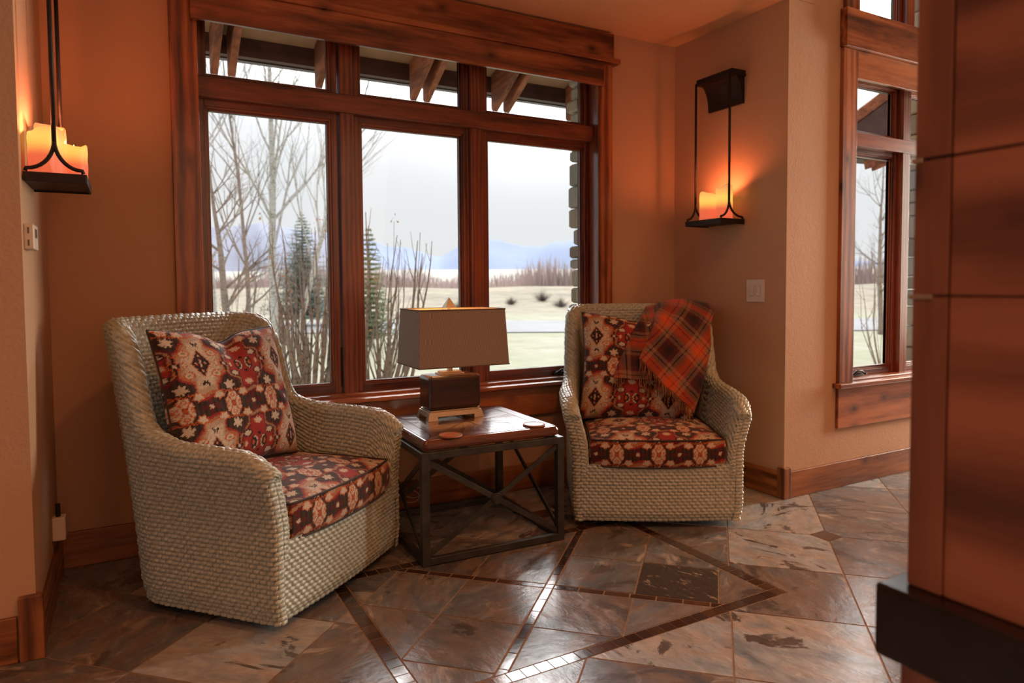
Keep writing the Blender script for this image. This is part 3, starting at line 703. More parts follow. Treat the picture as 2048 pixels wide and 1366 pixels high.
for k in range(4):
    a = k * math.pi / 2; ro = lambda x, y: (x * math.cos(a) - y * math.sin(a), x * math.sin(a) + y * math.cos(a))
    tpiece([ro(-q, -q), ro(q, -q), ro(iq, -iq), ro(-iq, -iq)], -a)
    # chevron fan boards towards the centre
    tri = [(-iq, -iq), (iq, -iq), (0, 0)]
    for s2 in (-1, 1):
        for t in range(4):
            x0_, x1_ = sorted((s2 * t * iq / 4, s2 * (t + 1) * iq / 4)); sk = .0
            poly = tri
            # oblique cuts leaning outward
            for A_, B_, C_ in ((1, s2 * .45, x1_ - .0), (-1, -s2 * .45, -x0_)):
                poly = clip(poly, A_, B_, C_ + (-s2 * .45 * iq if A_ > 0 else s2 * .45 * iq))
                if len(poly) < 3: break
            if len(poly) > 2:
                poly = clip(poly, -s2, 0, 0)
                if len(poly) > 2: tpiece([ro(*p) for p in poly], -a - math.atan2(1, -.45 * s2))
# rounded slab under the boards
def slab(h, z0, z1, rc=.018):
    out = []; prof = [(h - .012, z0), (h - .002, z0 + .006), (h, z0 + .016), (h, z1 - .016), (h - .004, z1 - .006), (h - .010, z1 - .0015), (h - .016, z1 - .0006)]
    ring = []
    for hh, z in prof:
        r_ = []
        for k in range(4):
            cx_, cy_ = ((hh - rc), (hh - rc)); 
            for t in np.linspace(0, math.pi / 2, 6):
                x, y = cx_ + rc * math.cos(t), cy_ + rc * math.sin(t); c_, s_ = math.cos(k * math.pi / 2), math.sin(k * math.pi / 2)
                r_.append((x * c_ - y * s_, x * s_ + y * c_, z))
        ring.append(r_)
    return ring
rg_ = slab(ht, zt0, zt1 - .0012); n = len(rg_[0]); b = len(tv)
for r_ in rg_: tv.extend(r_)
for i in range(len(rg_) - 1):
    for j in range(n): tf.append((b + i * n + j, b + i * n + (j + 1) % n, b + (i + 1) * n + (j + 1) % n, b + (i + 1) * n + j)); tcol.append((0, .3, 0))
tf.append(tuple(b + (len(rg_) - 1) * n + j for j in range(n))); tcol.append((0, .9, 0)); tf.append(tuple(b + j for j in range(n))[::-1]); tcol.append((0, .9, 0))
me = bpy.data.meshes.new('tabletop'); me.from_pydata(tv, [], tf); me.materials.append(M['tabletop'])
at = me.color_attributes.new('tint', 'FLOAT_COLOR', 'CORNER'); cl = []
for p, c in zip(me.polygons, tcol): cl.extend([*c, 1] * p.loop_total)
at.data.foreach_set('color', cl)
to = bpy.data.objects.new('tabletop', me); COL.objects.link(to); to.parent = tb; to['label'] = 'thick worn wooden top of inlaid mitred boards'

# coasters
def coaster(x, y, kind, label):
    root = tag(empty('coaster', (x, y, zt1)), label, 'coaster', 'coasters on the end table')
    obj('rim', MB().lathe([(.0440, .0), (.0505, .0008), (.0515, .005), (.0490, .0088), (.0455, .0088), (.0440, .0066), (.001, .0066)], n=40), simple('cork_rim_' + kind, (.30, .12, .055), .6), root, smooth=True, local=True)
    m = NT('coaster_art_' + kind); v = m.coord('Object')
    if kind == 'red':
        vo = m.n('ShaderNodeTexVoronoi', inp={'Scale': 26.0}); m.link(v, vo.inputs['Vector'])
        c = m.ramp(m.noise(v, 30, 3), [(.35, (.42, .06, .04)), (.52, (.55, .12, .07)), (.60, (.25, .20, .08)), (.72, (.36, .07, .05))])
    else:
        w = m.n('ShaderNodeTexWave', wave_type='BANDS', bands_direction='X', inp={'Scale': 16, 'Distortion': 4, 'Detail': 2}); m.link(v, w.inputs['Vector'])
        c = m.ramp(w.outputs['Fac'], [(.2, (.32, .08, .05)), (.5, (.45, .24, .12)), (.6, (.10, .05, .04)), (.9, (.38, .12, .07))])
    m.base(c, .45)
    obj('printed_face', MB().lathe([(.0442, .0067), (.0442, .0074), (.0005, .0074)], n=40), m.mat, root, local=True)
coaster(1.173, 2.712, 'red', 'round red and green coaster on the near left corner of the end table')
coaster(1.592, 2.722, 'striped', 'round striped brown coaster on the right side of the end table')

# ------------------------------------------------------------------ table lamp
LC = (1.352, 3.125)
lp = tag(empty('table_lamp', (LC[0], LC[1], zt1), math.radians(-2)), 'table lamp with ribbed taupe rectangular shade and dark wood block body on the end table', 'lamp')
def lobj(name, mb, mat, bevel=0, parent=None, smooth=False): return obj(name, mb, M[mat] if isinstance(mat, str) else mat, parent or lp, bevel, local=True, smooth=smooth)
bw, bd2 = .145, .086
mb = MB(); mb.frustum((-bw + .004, -bd2 + .004), (bw - .004, bd2 - .004), (-bw + .012, -bd2 + .010), (bw - .012, bd2 - .010), .018, .040)
for sx_ in (-1, 1):
    for sy_ in (-1, 1):
        a, b_ = sorted((sx_ * bw, sx_ * (bw - .052))); c, d = sorted((sy_ * bd2, sy_ * (bd2 - .036)))
        a2, b2 = sorted((sx_ * (bw - .008), sx_ * (bw - .052))); c2, d2 = sorted((sy_ * (bd2 - .007), sy_ * (bd2 - .036)))
        mb.frustum((a, c), (b_, d), (a2, c2), (b2, d2), 0, .030)
lobj('base', mb, 'brass', .0015)
lobj('base_collar', MB().box((-.128, -.070, .040), (.128, .070, .047)), 'brass', .002)
bod = MB(); nx = 3
bod.box((-.134, -.076, .047), (.134, .076, .212))
o = lobj('body', bod, 'dkbrown', .020); o.modifiers['bevel'].segments = 6
lobj('top_plate', MB().box((-.062, -.040, .211), (.062, .040, .218)).box((-.052, -.032, .218), (.052, .032, .226)), 'brass', .002)
lobj('stem', MB().box((-.011, -.011, .226), (.011, .011, .292)), 'brass', .001)
lobj('socket', MB().lathe([(.012, .285), (.016, .292), (.016, .335), (.012, .340)], n=20), 'brass', smooth=True)
mb = MB(); mb.tube([(-.05, 0, .30), (-.062, 0, .36), (-.060, 0, .46), (-.03, 0, .51), (0, 0, .522), (.03, 0, .51), (.060, 0, .46), (.062, 0, .36), (.05, 0, .30)], .0022, 6); lobj('harp', mb, 'brass', smooth=True)
mb = MB(); mb.frustum((-.028, -.028), (.028, .028), (-.0005, -.0005), (.0005, .0005), .534, .586); mb.box((-.006, -.006, .520), (.006, .006, .534)); lobj('finial', mb, 'brass')['label'] = 'small metal pyramid finial'
def shade_mat():
    m = NT('ribbed_shade_cloth'); c = m.n('ShaderNodeTexCoord'); sp = m.n('ShaderNodeSeparateXYZ'); m.link(c.outputs['Object'], sp.inputs[0])
    ge = m.n('ShaderNodeNewGeometry'); sn = m.n('ShaderNodeSeparateXYZ'); m.link(ge.outputs['True Normal'], sn.inputs[0])
    t = m.math('ADD', sp.outputs[0], sp.outputs[1]); s_ = m.math('SINE', m.math('MULTIPLY', t, 2 * math.pi / .0062))
    f = m.ramp(m.math('ADD', m.math('MULTIPLY', s_, .5), .5), [(.25, (0, 0, 0)), (.75, (1, 1, 1))])
    col = m.mix(f, (.20, .16, .13), (.42, .35, .29))
    m.bump(f, .6, .0015)
    return m.base(col, .8, .2)
M['shade'] = shade_mat(); M['shade_in'] = simple('shade_lining', (.85, .62, .40), .7)
sb, st_, dz0, dz1 = (.228, .164), (.216, .146), .262, .528
ox = .016
def shade_ring(k, z, off): return [(ox - k[0] + off, -k[1] + off, z), (ox + k[0] - off, -k[1] + off, z), (ox + k[0] - off, k[1] - off, z), (ox - k[0] + off, k[1] - off, z)]
mb = MB(); a, b_ = shade_ring(sb, dz0, 0), shade_ring(st_, dz1, 0)
mb.add(a + b_, [(0, 1, 5, 4), (1, 2, 6, 5), (2, 3, 7, 6), (3, 0, 4, 7)])
a2, b2 = shade_ring(sb, dz0, .002), shade_ring(st_, dz1, .002)
sh = lobj('lamp_shade', mb.add(a2 + b2, [(4, 5, 1, 0), (5, 6, 2, 1), (6, 7, 3, 2), (7, 4, 0, 3)], 1).add(a + a2, [(0, 4, 5, 1), (1, 5, 6, 2), (2, 6, 7, 3), (3, 7, 4, 0)], 1).add(b_ + b2, [(0, 1, 5, 4), (1, 2, 6, 5), (2, 3, 7, 6), (3, 0, 4, 7)], 1), 'shade')
sh.data.materials.append(M['shade_in']); sh.data.polygons.foreach_set('material_index', mb.m)
bind = simple('shade_binding', (.14, .10, .075), .8)
for rgp, z in ((sb, dz0), (st_, dz1)):
    pts = shade_ring(rgp, z, -.0005); lobj('shade_trim', MB().tube(pts + [pts[0]], .0032, 6), bind, parent=sh)
mb = MB().tube([(ox - .219, 0, dz1 - .006), (ox + .219, 0, dz1 - .006)], .0015, 6).tube([(ox, -.146, dz1 - .006), (ox, .146, dz1 - .006)], .0015, 6); lobj('shade_spider', mb, 'brass', parent=sh)
mb = MB().lathe([(.012, .338), (.016, .345), (.030, .375), (.031, .395), (.022, .415), (.001, .422)], n=24)
bm_ = NT('bulb_glow'); bm_.b.inputs['Emission Color'].default_value = (1, .62, .28, 1); bm_.b.inputs['Emission Strength'].default_value = 5; lobj('bulb', mb, bm_.mat, smooth=True)
lamp('lamp_light', 'POINT', (LC[0], LC[1], zt1 + .445), 1.6, (1, .50, .20), shadow_soft_size=.03)
# cord, down behind the table and looped on the floor by the wall
pts = [Vector((1.30, 3.31, .56)), Vector((1.30, 3.36, .53)), Vector((1.29, 3.385, .35)), Vector((1.285, 3.39, .16))]
for t in np.linspace(0, 4 * math.pi, 40): pts.append(Vector((1.22 + .055 * math.sin(t) + .012 * t / 3, 3.385 + .012 * math.cos(t * 1.3), .075 + .034 * math.cos(t) + .03 * (t / 12))))
pts += [Vector((1.30, 3.40, .20)), Vector((1.31, 3.408, .30))]
cr_ = Matrix.Rotation(math.radians(2), 4, 'Z')
mb = MB().tube([cr_ @ (p - Vector((LC[0], LC[1], zt1))) for p in [Vector((LC[0], LC[1] + .07, zt1 + .012)), Vector((1.33, 3.25, zt1 + .006))] + [Vector((1.305, 3.33, zt1 + .006))] + pts[1:]], .0028, 6)
lobj('power_cord', mb, 'cordm', smooth=True)['label'] = 'pale translucent cord looped behind the table'

# ------------------------------------------------------------------ woven armchairs
def sstep(x, a, b):
    t = np.clip((x - a) / (b - a), 0, 1); return t * t * (3 - 2 * t)
CWd, RWd = .0280, .0160                              # stitch width and row height of the weave
def weave(u, v):
    row = np.floor(v / RWd); b = v / RWd - row - .5
    a = u / CWd + .5 * (np.mod(row, 2)); a = a - np.floor(a) - .5
    b2 = b + .30 * a
    h = np.sqrt(np.clip(1 - (2 * a) ** 4, 0, 1)) * np.clip(1 - (1.75 * b2) ** 2, 0, 1) ** .6
    return h
def normals(P):
    du = np.gradient(P, axis=0); dv = np.gradient(P, axis=1); n = np.cross(du, dv); l = np.linalg.norm(n, axis=2, keepdims=True); return n / np.maximum(l, 1e-9)
TH = .038                                            # half thickness of the woven shell
WC, YF, YB, RB = .370, -.324, .292, .145
def shell():
    # base centreline: left front -> left side -> back corner -> back -> ... right front
    side = (YB - RB) - YF; arc = RB * math.pi / 2; back = 2 * (WC - RB); Ls = [side, arc, back, arc, side]; Lt = sum(Ls)
    cap = TH
    s1 = -cap + cap * (1 - np.cos(np.linspace(0, math.pi / 2, 22)))[:-1]
    s = np.concatenate([s1, np.arange(0, Lt, .0045), Lt + (cap - (cap - cap * 0) + 0) * 0 + np.array([])]); s = s[s < Lt / 2]
    s = np.concatenate([s, [Lt / 2], (Lt - s)[::-1]])
    def P0(s):
        x = np.zeros_like(s); y = np.zeros_like(s)
        t = np.minimum(s, Lt - s); sg = np.where(s <= Lt / 2, -1, 1)
        a = t <= side; y[a] = YF + t[a]; x[a] = WC
        b = (t > side) & (t <= side + arc); th = (t[b] - side) / RB; x[b] = WC - RB + RB * np.cos(th); y[b] = YB - RB + RB * np.sin(th)
        c = t > side + arc; x[c] = WC - RB - (t[c] - side - arc); y[c] = YB
        return x * sg, y, t
    tk = np.array([-.04, 0.0, .03, .08, .20, .33, .40, .455, .488, .507, .518, .526, .533, .543, .555, .576, .63, 1.3])
    hk = np.array([.52, .545, .568, .585, .592, .595, .604, .620, .643, .676, .73, .81, .88, .94, .985, 1.006, 1.014, 1.020])
    fs_ = np.linspace(-cap, Lt / 2, 6000); hf = np.interp(fs_, tk, hk); kk = np.hanning(121); kk /= kk.sum(); hf = np.convolve(np.pad(hf, 60, mode='edge'), kk, 'valid')
    al = np.r_[0, np.cumsum(np.hypot(np.diff(fs_), .75 * np.diff(hf)))]
    s_h = np.interp(np.linspace(0, al[-1], 330), al, fs_); s_h = np.unique(np.concatenate([s_h, -cap + cap * (1 - np.cos(np.linspace(0, math.pi / 2, 20)))])); s_h[-1] = Lt / 2
    s = np.concatenate([s_h, (Lt - s_h[:-1])[::-1]]); x0, y0, t = P0(s)
    h = np.interp(t, fs_, hf); slope = np.interp(t, fs_, np.gradient(hf, fs_)) * np.where(s <= Lt / 2, 1, -1)
    hw_ = TH * np.clip(1 - np.clip(-t / cap, 0, 1) ** 5, 0, 1) ** .4; hw_ = np.maximum(hw_, .0002)
    nv1, nvr, nv2 = 235, 34, 190
    zb = .035
    n = len(s)
    # centreline surface as function of (s,z)
    bfrac = sstep(y0, .05, .40)
    def C(z):                                        # z: (n,k)
        zz = z / 1.04; bf = bfrac[:, None]; sg = np.sign(x0)[:, None]
        lean = bf * .215 * np.clip(zz, 0, 1.2) ** 1.35
        xf = np.abs(x0)[:, None] / WC
        wing = bf * .045 * zz * xf
        arm = (1 - sstep(y0, -.02, .26))[:, None] * .050 * sstep(z, .34, .62)
        drawin = -.014 * sstep(1 - z / .12, 0, .8)
        return np.stack([x0[:, None] + sg * (wing + arm + drawin), y0[:, None] + lean + 0 * z, z], 2)
    # horizontal outward direction of the path
    tx = np.gradient(x0); ty = np.gradient(y0); l = np.hypot(tx, ty) + 1e-9
    nx_, ny_ = -ty / l, tx / l                        # path runs left side to the back: outward is -x on the left
    N = np.stack([nx_, ny_, 0 * nx_], 1)[:, None, :]
    q1 = np.linspace(0, 1, nv1)[None, :]; z1 = zb + (h[:, None] - zb) * q1
    q2 = np.linspace(0, 1, nv2)[None, :]; zi = .25; z2 = h[:, None] + (zi - h[:, None]) * q2
    out = C(z1) + N * hw_[:, None, None]
    inn = C(z2) - N * hw_[:, None, None]
    th = np.linspace(0, math.pi, nvr + 2)[1:-1][None, :]
    top = C(np.repeat(h[:, None], nvr, 1)) + N * (hw_[:, None] * np.cos(th))[..., None]
    nl = np.sqrt(1 + slope ** 2)[:, None]; amp = hw_[:, None] * np.sin(th)
    top[..., 2] += amp / nl; top[..., 0] += -amp * (slope[:, None] / nl) * (tx / l)[:, None]; top[..., 1] += -amp * (slope[:, None] / nl) * (ty / l)[:, None]
    P = np.concatenate([out, top, inn], 1)
    v = np.concatenate([z1, h[:, None] + hw_[:, None] * th, (h + hw_ * math.pi)[:, None] + (h[:, None] - z2)], 1)
    uo = np.r_[0, np.cumsum(np.linalg.norm(np.diff(out[:, 60, :2], axis=0), axis=1))]; u = np.repeat(uo[:, None], P.shape[1], 1) + 0 * v
    edge_ = np.minimum(uo, uo[-1] - uo); fade = np.clip(edge_ / .005, 0, 1)[:, None]
    w = weave(u, v)
    Nn = -normals(P); c = P.mean((0, 1)); 
    # orient outward using the outer wall
    if np.sum(Nn[n // 4, 40] * N[n // 4, 0]) < 0: Nn = -Nn
    jit = 1 + .18 * np.sin(u * 91 + np.floor(v / RWd) * 2.3)
    P = P + Nn * ((w * jit - .5) * .0088 * fade)[..., None]
    col = np.repeat((.40 + .60 * np.clip(w * 1.35, 0, 1))[..., None], 3, 2)
    col = np.ones_like(col) * (.55 + .45 * np.clip(w * 1.4, 0, 1))[..., None]  # gaps between stitches darkened in the colour, standing in for cavity shade
    return P, col
SHP, SHC = shell()
def make_chair(loc, rz, label):
    root = tag(empty('woven_armchair', loc, rz), label, 'armchair', None)
    grid_obj('woven_shell', SHP, M['wicker'], root, SHC)
    # front panel below the cushion
    x = np.linspace(-.384, .384, 200); z = np.linspace(.032, .312, 90); X, Z = np.meshgrid(x, z, indexing='ij')
    Yp = -.356 - .018 * np.cos(X / .3842 * math.pi / 2) ** 1.2 + .012 * (1 - sstep(Z, .03, .08))
    P = np.stack([X, Yp, Z], 2); w = weave(X + .4, Z); P[..., 1] -= (w - .5) * .0080
    grid_obj('front_panel', P, M['wicker'], root, np.repeat((.55 + .45 * np.clip(w * 1.4, 0, 1))[..., None], 3, 2))  # same cavity shade painted into the panel's stitch gaps
    mb = MB().box((-.33, -.335, .255), (.33, .27, .285)); obj('seat_deck', mb, M['rubber'], root, local=True)
    obj('swivel_base', MB().lathe([(.25, 0), (.25, .022), (.10, .026), (.10, .06), (.27, .062), (.27, .075)], (0, -.02), 40), M['rubber'], root, smooth=False, local=True)
    return root
LL, LR = (.467, 2.906, 0), (2.357, 2.855, 0)
AL, AR = math.radians(41), math.radians(-30.5)
chL = make_chair(LL, AL, 'pale seagrass armchair at the left, turned towards the table, no throw on it')
chR = tag(empty('woven_armchair', LR, AR), 'pale seagrass armchair by the right wall with a plaid throw over its back', 'armchair')
for ch in list(chL.children):
    c = ch.copy(); COL.objects.link(c); c.parent = chR

# woven kilim pattern, painted per vertex (u, v in metres)
C_ = {k: np.array(v) for k, v in dict(dark=(.030, .016, .013), brown=(.075, .045, .032), red=(.36, .032, .026), deep=(.13, .012, .012), orange=(.56, .13, .035), cream=(.66, .56, .43), tan=(.38, .22, .125)).items()}
def kilim(u, v):
    rs = np.random.RandomState(3)
    u = u + .0016 * np.sin(v * 900) + .0012 * np.sin(v * 420 + 1) + .0008 * np.sin(u * 700 + v * 333); v = v + .0016 * np.sin(u * 640) + .0012 * np.sin(u * 1500 + 2)
    u = u / 1.19; v = v / 1.19; PU, PV = .330, .282
    out = np.zeros(u.shape + (3,)); out[:] = C_['dark']
    def put(mask, c, a=1.0):
        m = np.clip(mask, 0, 1)[..., None] * a; out[:] = out * (1 - m) + C_[c] * m
    def cell(cu, cv): return (np.mod(u / PU - cu + .5, 1) - .5) * PU, (np.mod(v / PV - cv + .5, 1) - .5) * PV
    put(.5 + .5 * np.sin(u * 2 * np.pi / .0165), 'brown', .8)
    # red columns between the flowers
    for cu in (0, .5):
        x, y = cell(cu, .5); put((np.abs(x) < .007) & (np.abs(y) < .075), 'deep'); put((np.abs(y) < .007) & (np.abs(x) < .034), 'deep', .7)
        put((np.abs(x) < .0065) & (np.abs(y) < .0065), 'cream')
    # two kinds of large field
    for cu, fld, ring, rim in ((0, 'cream', 'orange', 'red'), (.5, 'red', 'tan', 'deep')):
        x, y = cell(cu, 0); ax, ay = np.abs(x), np.abs(y)
        d = np.maximum(ax / .072, (ax * .62 / .072 + ay * .70 / .062)); d = np.minimum(d, np.maximum(ax / .034, ay / .098)); d = d + .05 * np.sin(np.arctan2(y, x) * 8)
        put(d < 1.18, rim); put(d < 1.08, 'tan'); put(d < 1.03, ring); put(d < .97, fld)
        if cu == 0: put((d < .98) & (np.sin(u * 2300) * np.sin(v * 1900) > .35), 'tan', .6); put((d < .98) & (d > .80), 'tan', .55)
        else: put((d < .98) & (d > .86), 'deep', .8)
        for sx_ in (-1, 1):
            for sy_ in (-1, 1):
                e = np.hypot((x - sx_ * .047) / .019, (y - sy_ * .036) / .0125)
                put(e < 1.0, 'orange' if cu == 0 else 'dark'); put(e < .72, 'cream'); put(e < .3, 'tan' if cu == 0 else 'cream')
            e = np.hypot((x - sx_ * .054) / .0075, y / .012); put(e < 1, 'orange'); put(e < .7, 'cream')
        if cu == 0:
            q = ax / .032 + ay / .044; put(q < 1.12, 'orange', .8); put(q < 1, 'dark')
            put((ax < .0042) & (ay < .015), 'red'); put((ax < .0028) & (ay < .012), 'cream')
            for dx, dy in ((.0165, 0), (0, .026)): put((np.abs(ax - dx) < .0036) & (np.abs(ay - dy) < .0042), 'orange'); put((np.abs(ax - dx) < .002) & (np.abs(ay - dy) < .0025), 'cream')
            put((np.abs(ax - .004) < .003) & (np.abs(ay - .064) < .006), 'dark'); put((np.abs(ax - .010) < .003) & (np.abs(ay - .070) < .004), 'dark')
        else:
            for sx_ in (-1, 1):
                e = np.hypot((x - sx_ * .020) / .0150, y / .025); put(e < 1, 'dark'); put((e < .92) & (e > .66) & (sx_ * x < .022), 'cream'); e2 = np.hypot((x - sx_ * .024) / .005, y / .010); put(e2 < 1, 'orange')
            put((ax < .006) & (np.abs(ay - .030) < .005), 'dark')
            for sy_ in (-1, 1):
                e = np.hypot(x / .017, (y - sy_ * .074) / .011) + .18 * np.sin(np.arctan2(y - sy_ * .074, x) * 6); put(e < 1.1, 'orange', .8); put(e < .9, 'cream')
    # plus signs between the fields
    for cu in (.25, .75):
        x, y = cell(cu, 0); ax, ay = np.abs(x), np.abs(y)
        put(((ax < .0065) & (ay < .030)) | ((ax < .018) & (ay < .0085)), 'orange'); put(((ax < .0045) & (ay < .027)) | ((ax < .0155) & (ay < .0062)), 'dark'); put((ax < .0052) & (ay < .0055), 'cream')
        # flower row
        x, y = cell(cu, .5); ax, ay = np.abs(x), np.abs(y)
        for sx_ in (-1, 1):
            for sy_ in (-1, 1):
                xx, yy = x - sx_ * .046, y - sy_ * .035; e = np.hypot(xx / .0175, yy / .0125) + .16 * np.sin(np.arctan2(yy, xx) * 5)
                put(e < 1.08, 'orange'); put(e < .82, 'cream')
        zz = np.abs(np.mod(x / .011 + .5, 1) - .5) * .016
        put((np.abs(ay - .043 - zz + .004) < .0020) & (ax < .040), 'orange')
        r_ = np.maximum(np.hypot(x / .029, y / .041), np.maximum(ax / .029, ay / .041) * .96) + .05 * np.cos(np.arctan2(y / .041, x / .029) * 8)
        put(r_ < 1.0, 'orange', .85); put(r_ < .93, 'cream')
        put((np.abs(ax / .029 - ay / .041) < .10) & (r_ < .93), 'orange'); 
        e = np.hypot((ax - .0205) / .0048, y / .012); put((e < 1) & (e > .45), 'orange', .9)
        e = np.hypot(x / .010, (ay - .027) / .0065); put((e < 1) & (e > .45), 'orange', .9)
        put((ax < .0082) & (ay < .0095), 'red'); put((ax < .0055) & (ay < .0068), 'orange')
        for sy_ in (-1, 1):
            yy = y - sy_ * .0635; e = np.hypot(x / .0165, yy / .0135) + .26 * np.sin(np.arctan2(yy * sy_, x) * 6); put(e < 1.0, 'cream')
    return out
def tubeobj(name, pts, r, mat, parent, closed=True, n=8):
    return obj(name, MB().tube(pts, r, n, closed=closed), M[mat], parent, smooth=True, local=True)
def seat_cushion(chair_loc, rz, label):
    root = tag(empty('seat_cushion', chair_loc, rz), label, 'cushion', 'kilim seat cushions')
    x = np.linspace(-.318, .318, 212); y = np.linspace(-.352, .235, 200); X, Y = np.meshgrid(x, y, indexing='ij')
    fx = X / .318; t = (Y + .352) / .587; bow = .030 * (1 - np.abs(fx) ** 2.6) * (1 - t) ** 1.5
    Yb = Y - bow
    crown = .040 * (1 - np.abs(fx) ** 3.2) * (1 - np.abs(2 * t - 1) ** 3.2) + .004 * np.sin(X * 23 + 1) * np.sin(Y * 19) * (1 - np.abs(fx) ** 4) * (1 - np.abs(2 * t - 1) ** 4)
    Z = .425 + crown
    top = np.stack([X, Yb, Z], 2); ct = kilim(X + .15, Y * 1.0 + .045)
    grid_obj('cushion_top', top, M['kilim'], root, ct)
    # boxing band all round
    def band(path, u, lab=None):
        nz = 42; zz = np.linspace(0, 1, nz)[None, :]; p = np.asarray(path)
        nrm = np.stack([np.gradient(p[:, 1]), -np.gradient(p[:, 0])], 1); nrm /= np.linalg.norm(nrm, axis=1, keepdims=True)
        bul = .010 * np.sin(zz * math.pi)
        P = np.zeros((len(p), nz, 3)); P[..., 0] = p[:, 0:1] + nrm[:, 0:1] * bul; P[..., 1] = p[:, 1:2] + nrm[:, 1:2] * bul
        sag = .012 * (1 - np.clip(np.abs(p[:, 0:1]) / .318, 0, 1) ** 2)
        P[..., 2] = (.302 - sag * .5) + zz * (.425 - .302 + sag * .5)
        U = np.repeat(np.asarray(u)[:, None], nz, 1); V = .5 * .282 * 1.19 + (P[..., 2] - .362)
        return P, kilim(U, V)
    fr = top[:, 0, :2]; rr_ = top[-1, :, :2]; bk = top[::-1, -1, :2]; lf = top[0, ::-1, :2]
    path = np.concatenate([fr, rr_[1:], bk[1:], lf[1:-1]]); seg_ = np.r_[0, np.cumsum(np.hypot(*np.diff(path, axis=0).T))]
    P, cc = band(path, seg_ - .318 + .25 * .33 * 1.19)
    grid_obj('boxing_band', P, M['kilim'], root, cc, wrap=True)
    ring = [tuple(p) + (.427,) for p in path[::5]]; tubeobj('piping', ring, .0044, 'piping', root)
    ring = [tuple(p) + (.302 - .006 * (1 - min(1, abs(p[0]) / .318) ** 2),) for p in path[::5]]; tubeobj('piping', ring, .0044, 'piping', root)
    obj('underside', MB().box((-.315, -.345, .297), (.315, .232, .302)), M['piping'], root, local=True)
    return root
seat_cushion(LL, AL, 'red and cream kilim seat cushion in the left woven armchair')
seat_cushion(LR, AR, 'red and dark kilim seat cushion in the right woven armchair')
def pillow(chair_loc, rz, label, off, width, height, tilt, roll, yaw, uo=0.0, pinch=1.0, vo=0.0):
    Rz = Matrix.Rotation(rz, 3, 'Z'); c = Vector(chair_loc) + Rz @ Vector(off)
    root = tag(empty('back_pillow', c, 0), label, 'pillow', 'kilim back pillows')
    root.rotation_euler = (Rz @ Matrix.Rotation(yaw, 3, 'Z') @ Matrix.Rotation(-tilt, 3, 'X') @ Matrix.Rotation(roll, 3, 'Y')).to_euler()
    n = 190; a = np.linspace(-1, 1, n); A, B = np.meshgrid(a, a, indexing='ij')
    edge = (1 - np.abs(A) ** 2.6) * (1 - np.abs(B) ** 2.6)
    px = width / 2 * A * (1 - .075 * (1 - np.abs(B) ** 2) * np.abs(A) ** 3); pz = height / 2 * B * (1 - .075 * (1 - np.abs(A) ** 2) * np.abs(B) ** 3)
    pz = pz - pinch * .040 * np.exp(-(A / .28) ** 2) * sstep(B, .0, 1.0)            # chopped top edge
    thick = .100 * np.clip(edge, 0, 1) ** .42 * (1 - .10 * B)
    dent = pinch * .030 * np.exp(-((A) / .16) ** 2) * sstep(B, .2, 1) * edge ** .3
    wr = .0035 * np.sin(A * 16 + B * 7 + 3 * np.sin(B * 4)) * edge ** .5 * np.abs(A) ** .5
    y = -(thick - dent) - wr
    front = np.stack([px, y, pz], 2); back = np.stack([px, thick * .75, pz], 2)
    cc = kilim(A * width / 2 + uo, B * height / 2 + vo)
    grid_obj('pillow_front', front, M['kilim'], root, cc); grid_obj('pillow_back', back[::-1], M['kilim'], root, cc)
    k = 3; ring = np.concatenate([front[::k, 0], front[-1, ::k], front[::-k, -1], front[0, ::-k]])
    tubeobj('piping', [tuple(p) for p in ring], .0040, 'piping', root)
    return root
pillow(LL, AL, 'large kilim pillow with a dented top edge leaning in the left woven armchair', (-.070, .130, .735), .600, .560, math.radians(16), math.radians(2), math.radians(-4), uo=.17, vo=-.13)
pillow(LR, AR, 'dark kilim pillow behind the plaid throw in the right woven armchair', (-.030, .135, .715), .620, .590, math.radians(15), math.radians(3), 0, uo=.235, pinch=.55, vo=-.155)

# ------------------------------------------------------------------ plaid throw
def tartan(u, v):
    per = .235
    stops = [(0, (.66, .095, .018)), (.19, (.28, .15, .09)), (.38, (.085, .012, .014)), (.50, (.020, .010, .014)), (.66, (.085, .012, .014)), (.76, (.26, .135, .085)), (.93, (.50, .10, .03)), (1.01, None)]
    def line(t):
        t = np.mod(t / per, 1); c = np.zeros(t.shape + (3,))
        for (a, ca), (b, _) in zip(stops[:-1], stops[1:]): c[(t >= a) & (t < b)] = ca
        c[(np.abs(t - .285) < .016)] = (.012, .010, .014); c[(np.abs(t - .85) < .014)] = (.012, .010, .014); c[(np.abs(t - .12) < .012)] = (.25, .02, .03)
        return c
    a, b = line(u), line(v); tw = (.5 + .12 * np.sign(np.sin((u + v) * 2 * np.pi / .006)))[..., None]
    return a * tw + b * (1 - tw)
thr = tag(empty('throw_blanket', LR, AR), 'orange and brown plaid wool throw with fringe over the back of the right armchair', 'blanket')
def curve_pts(pts, n):
    p = np.array(pts, float); d = np.r_[0, np.cumsum(np.linalg.norm(np.diff(p, axis=0), axis=1))]; d /= d[-1]
    t = np.linspace(0, 1, n); q = np.stack([np.interp(t, d, p[:, k]) for k in range(3)], 1)
    ker = np.hanning(2 * (n // 14) + 3); ker /= ker.sum(); h = len(ker) // 2
    for k in range(3):
        ext = np.r_[2 * q[0, k] - q[h:0:-1, k], q[:, k], 2 * q[-1, k] - q[-2:-h - 2:-1, k]]; q[:, k] = np.convolve(ext, ker, 'valid')
    return q
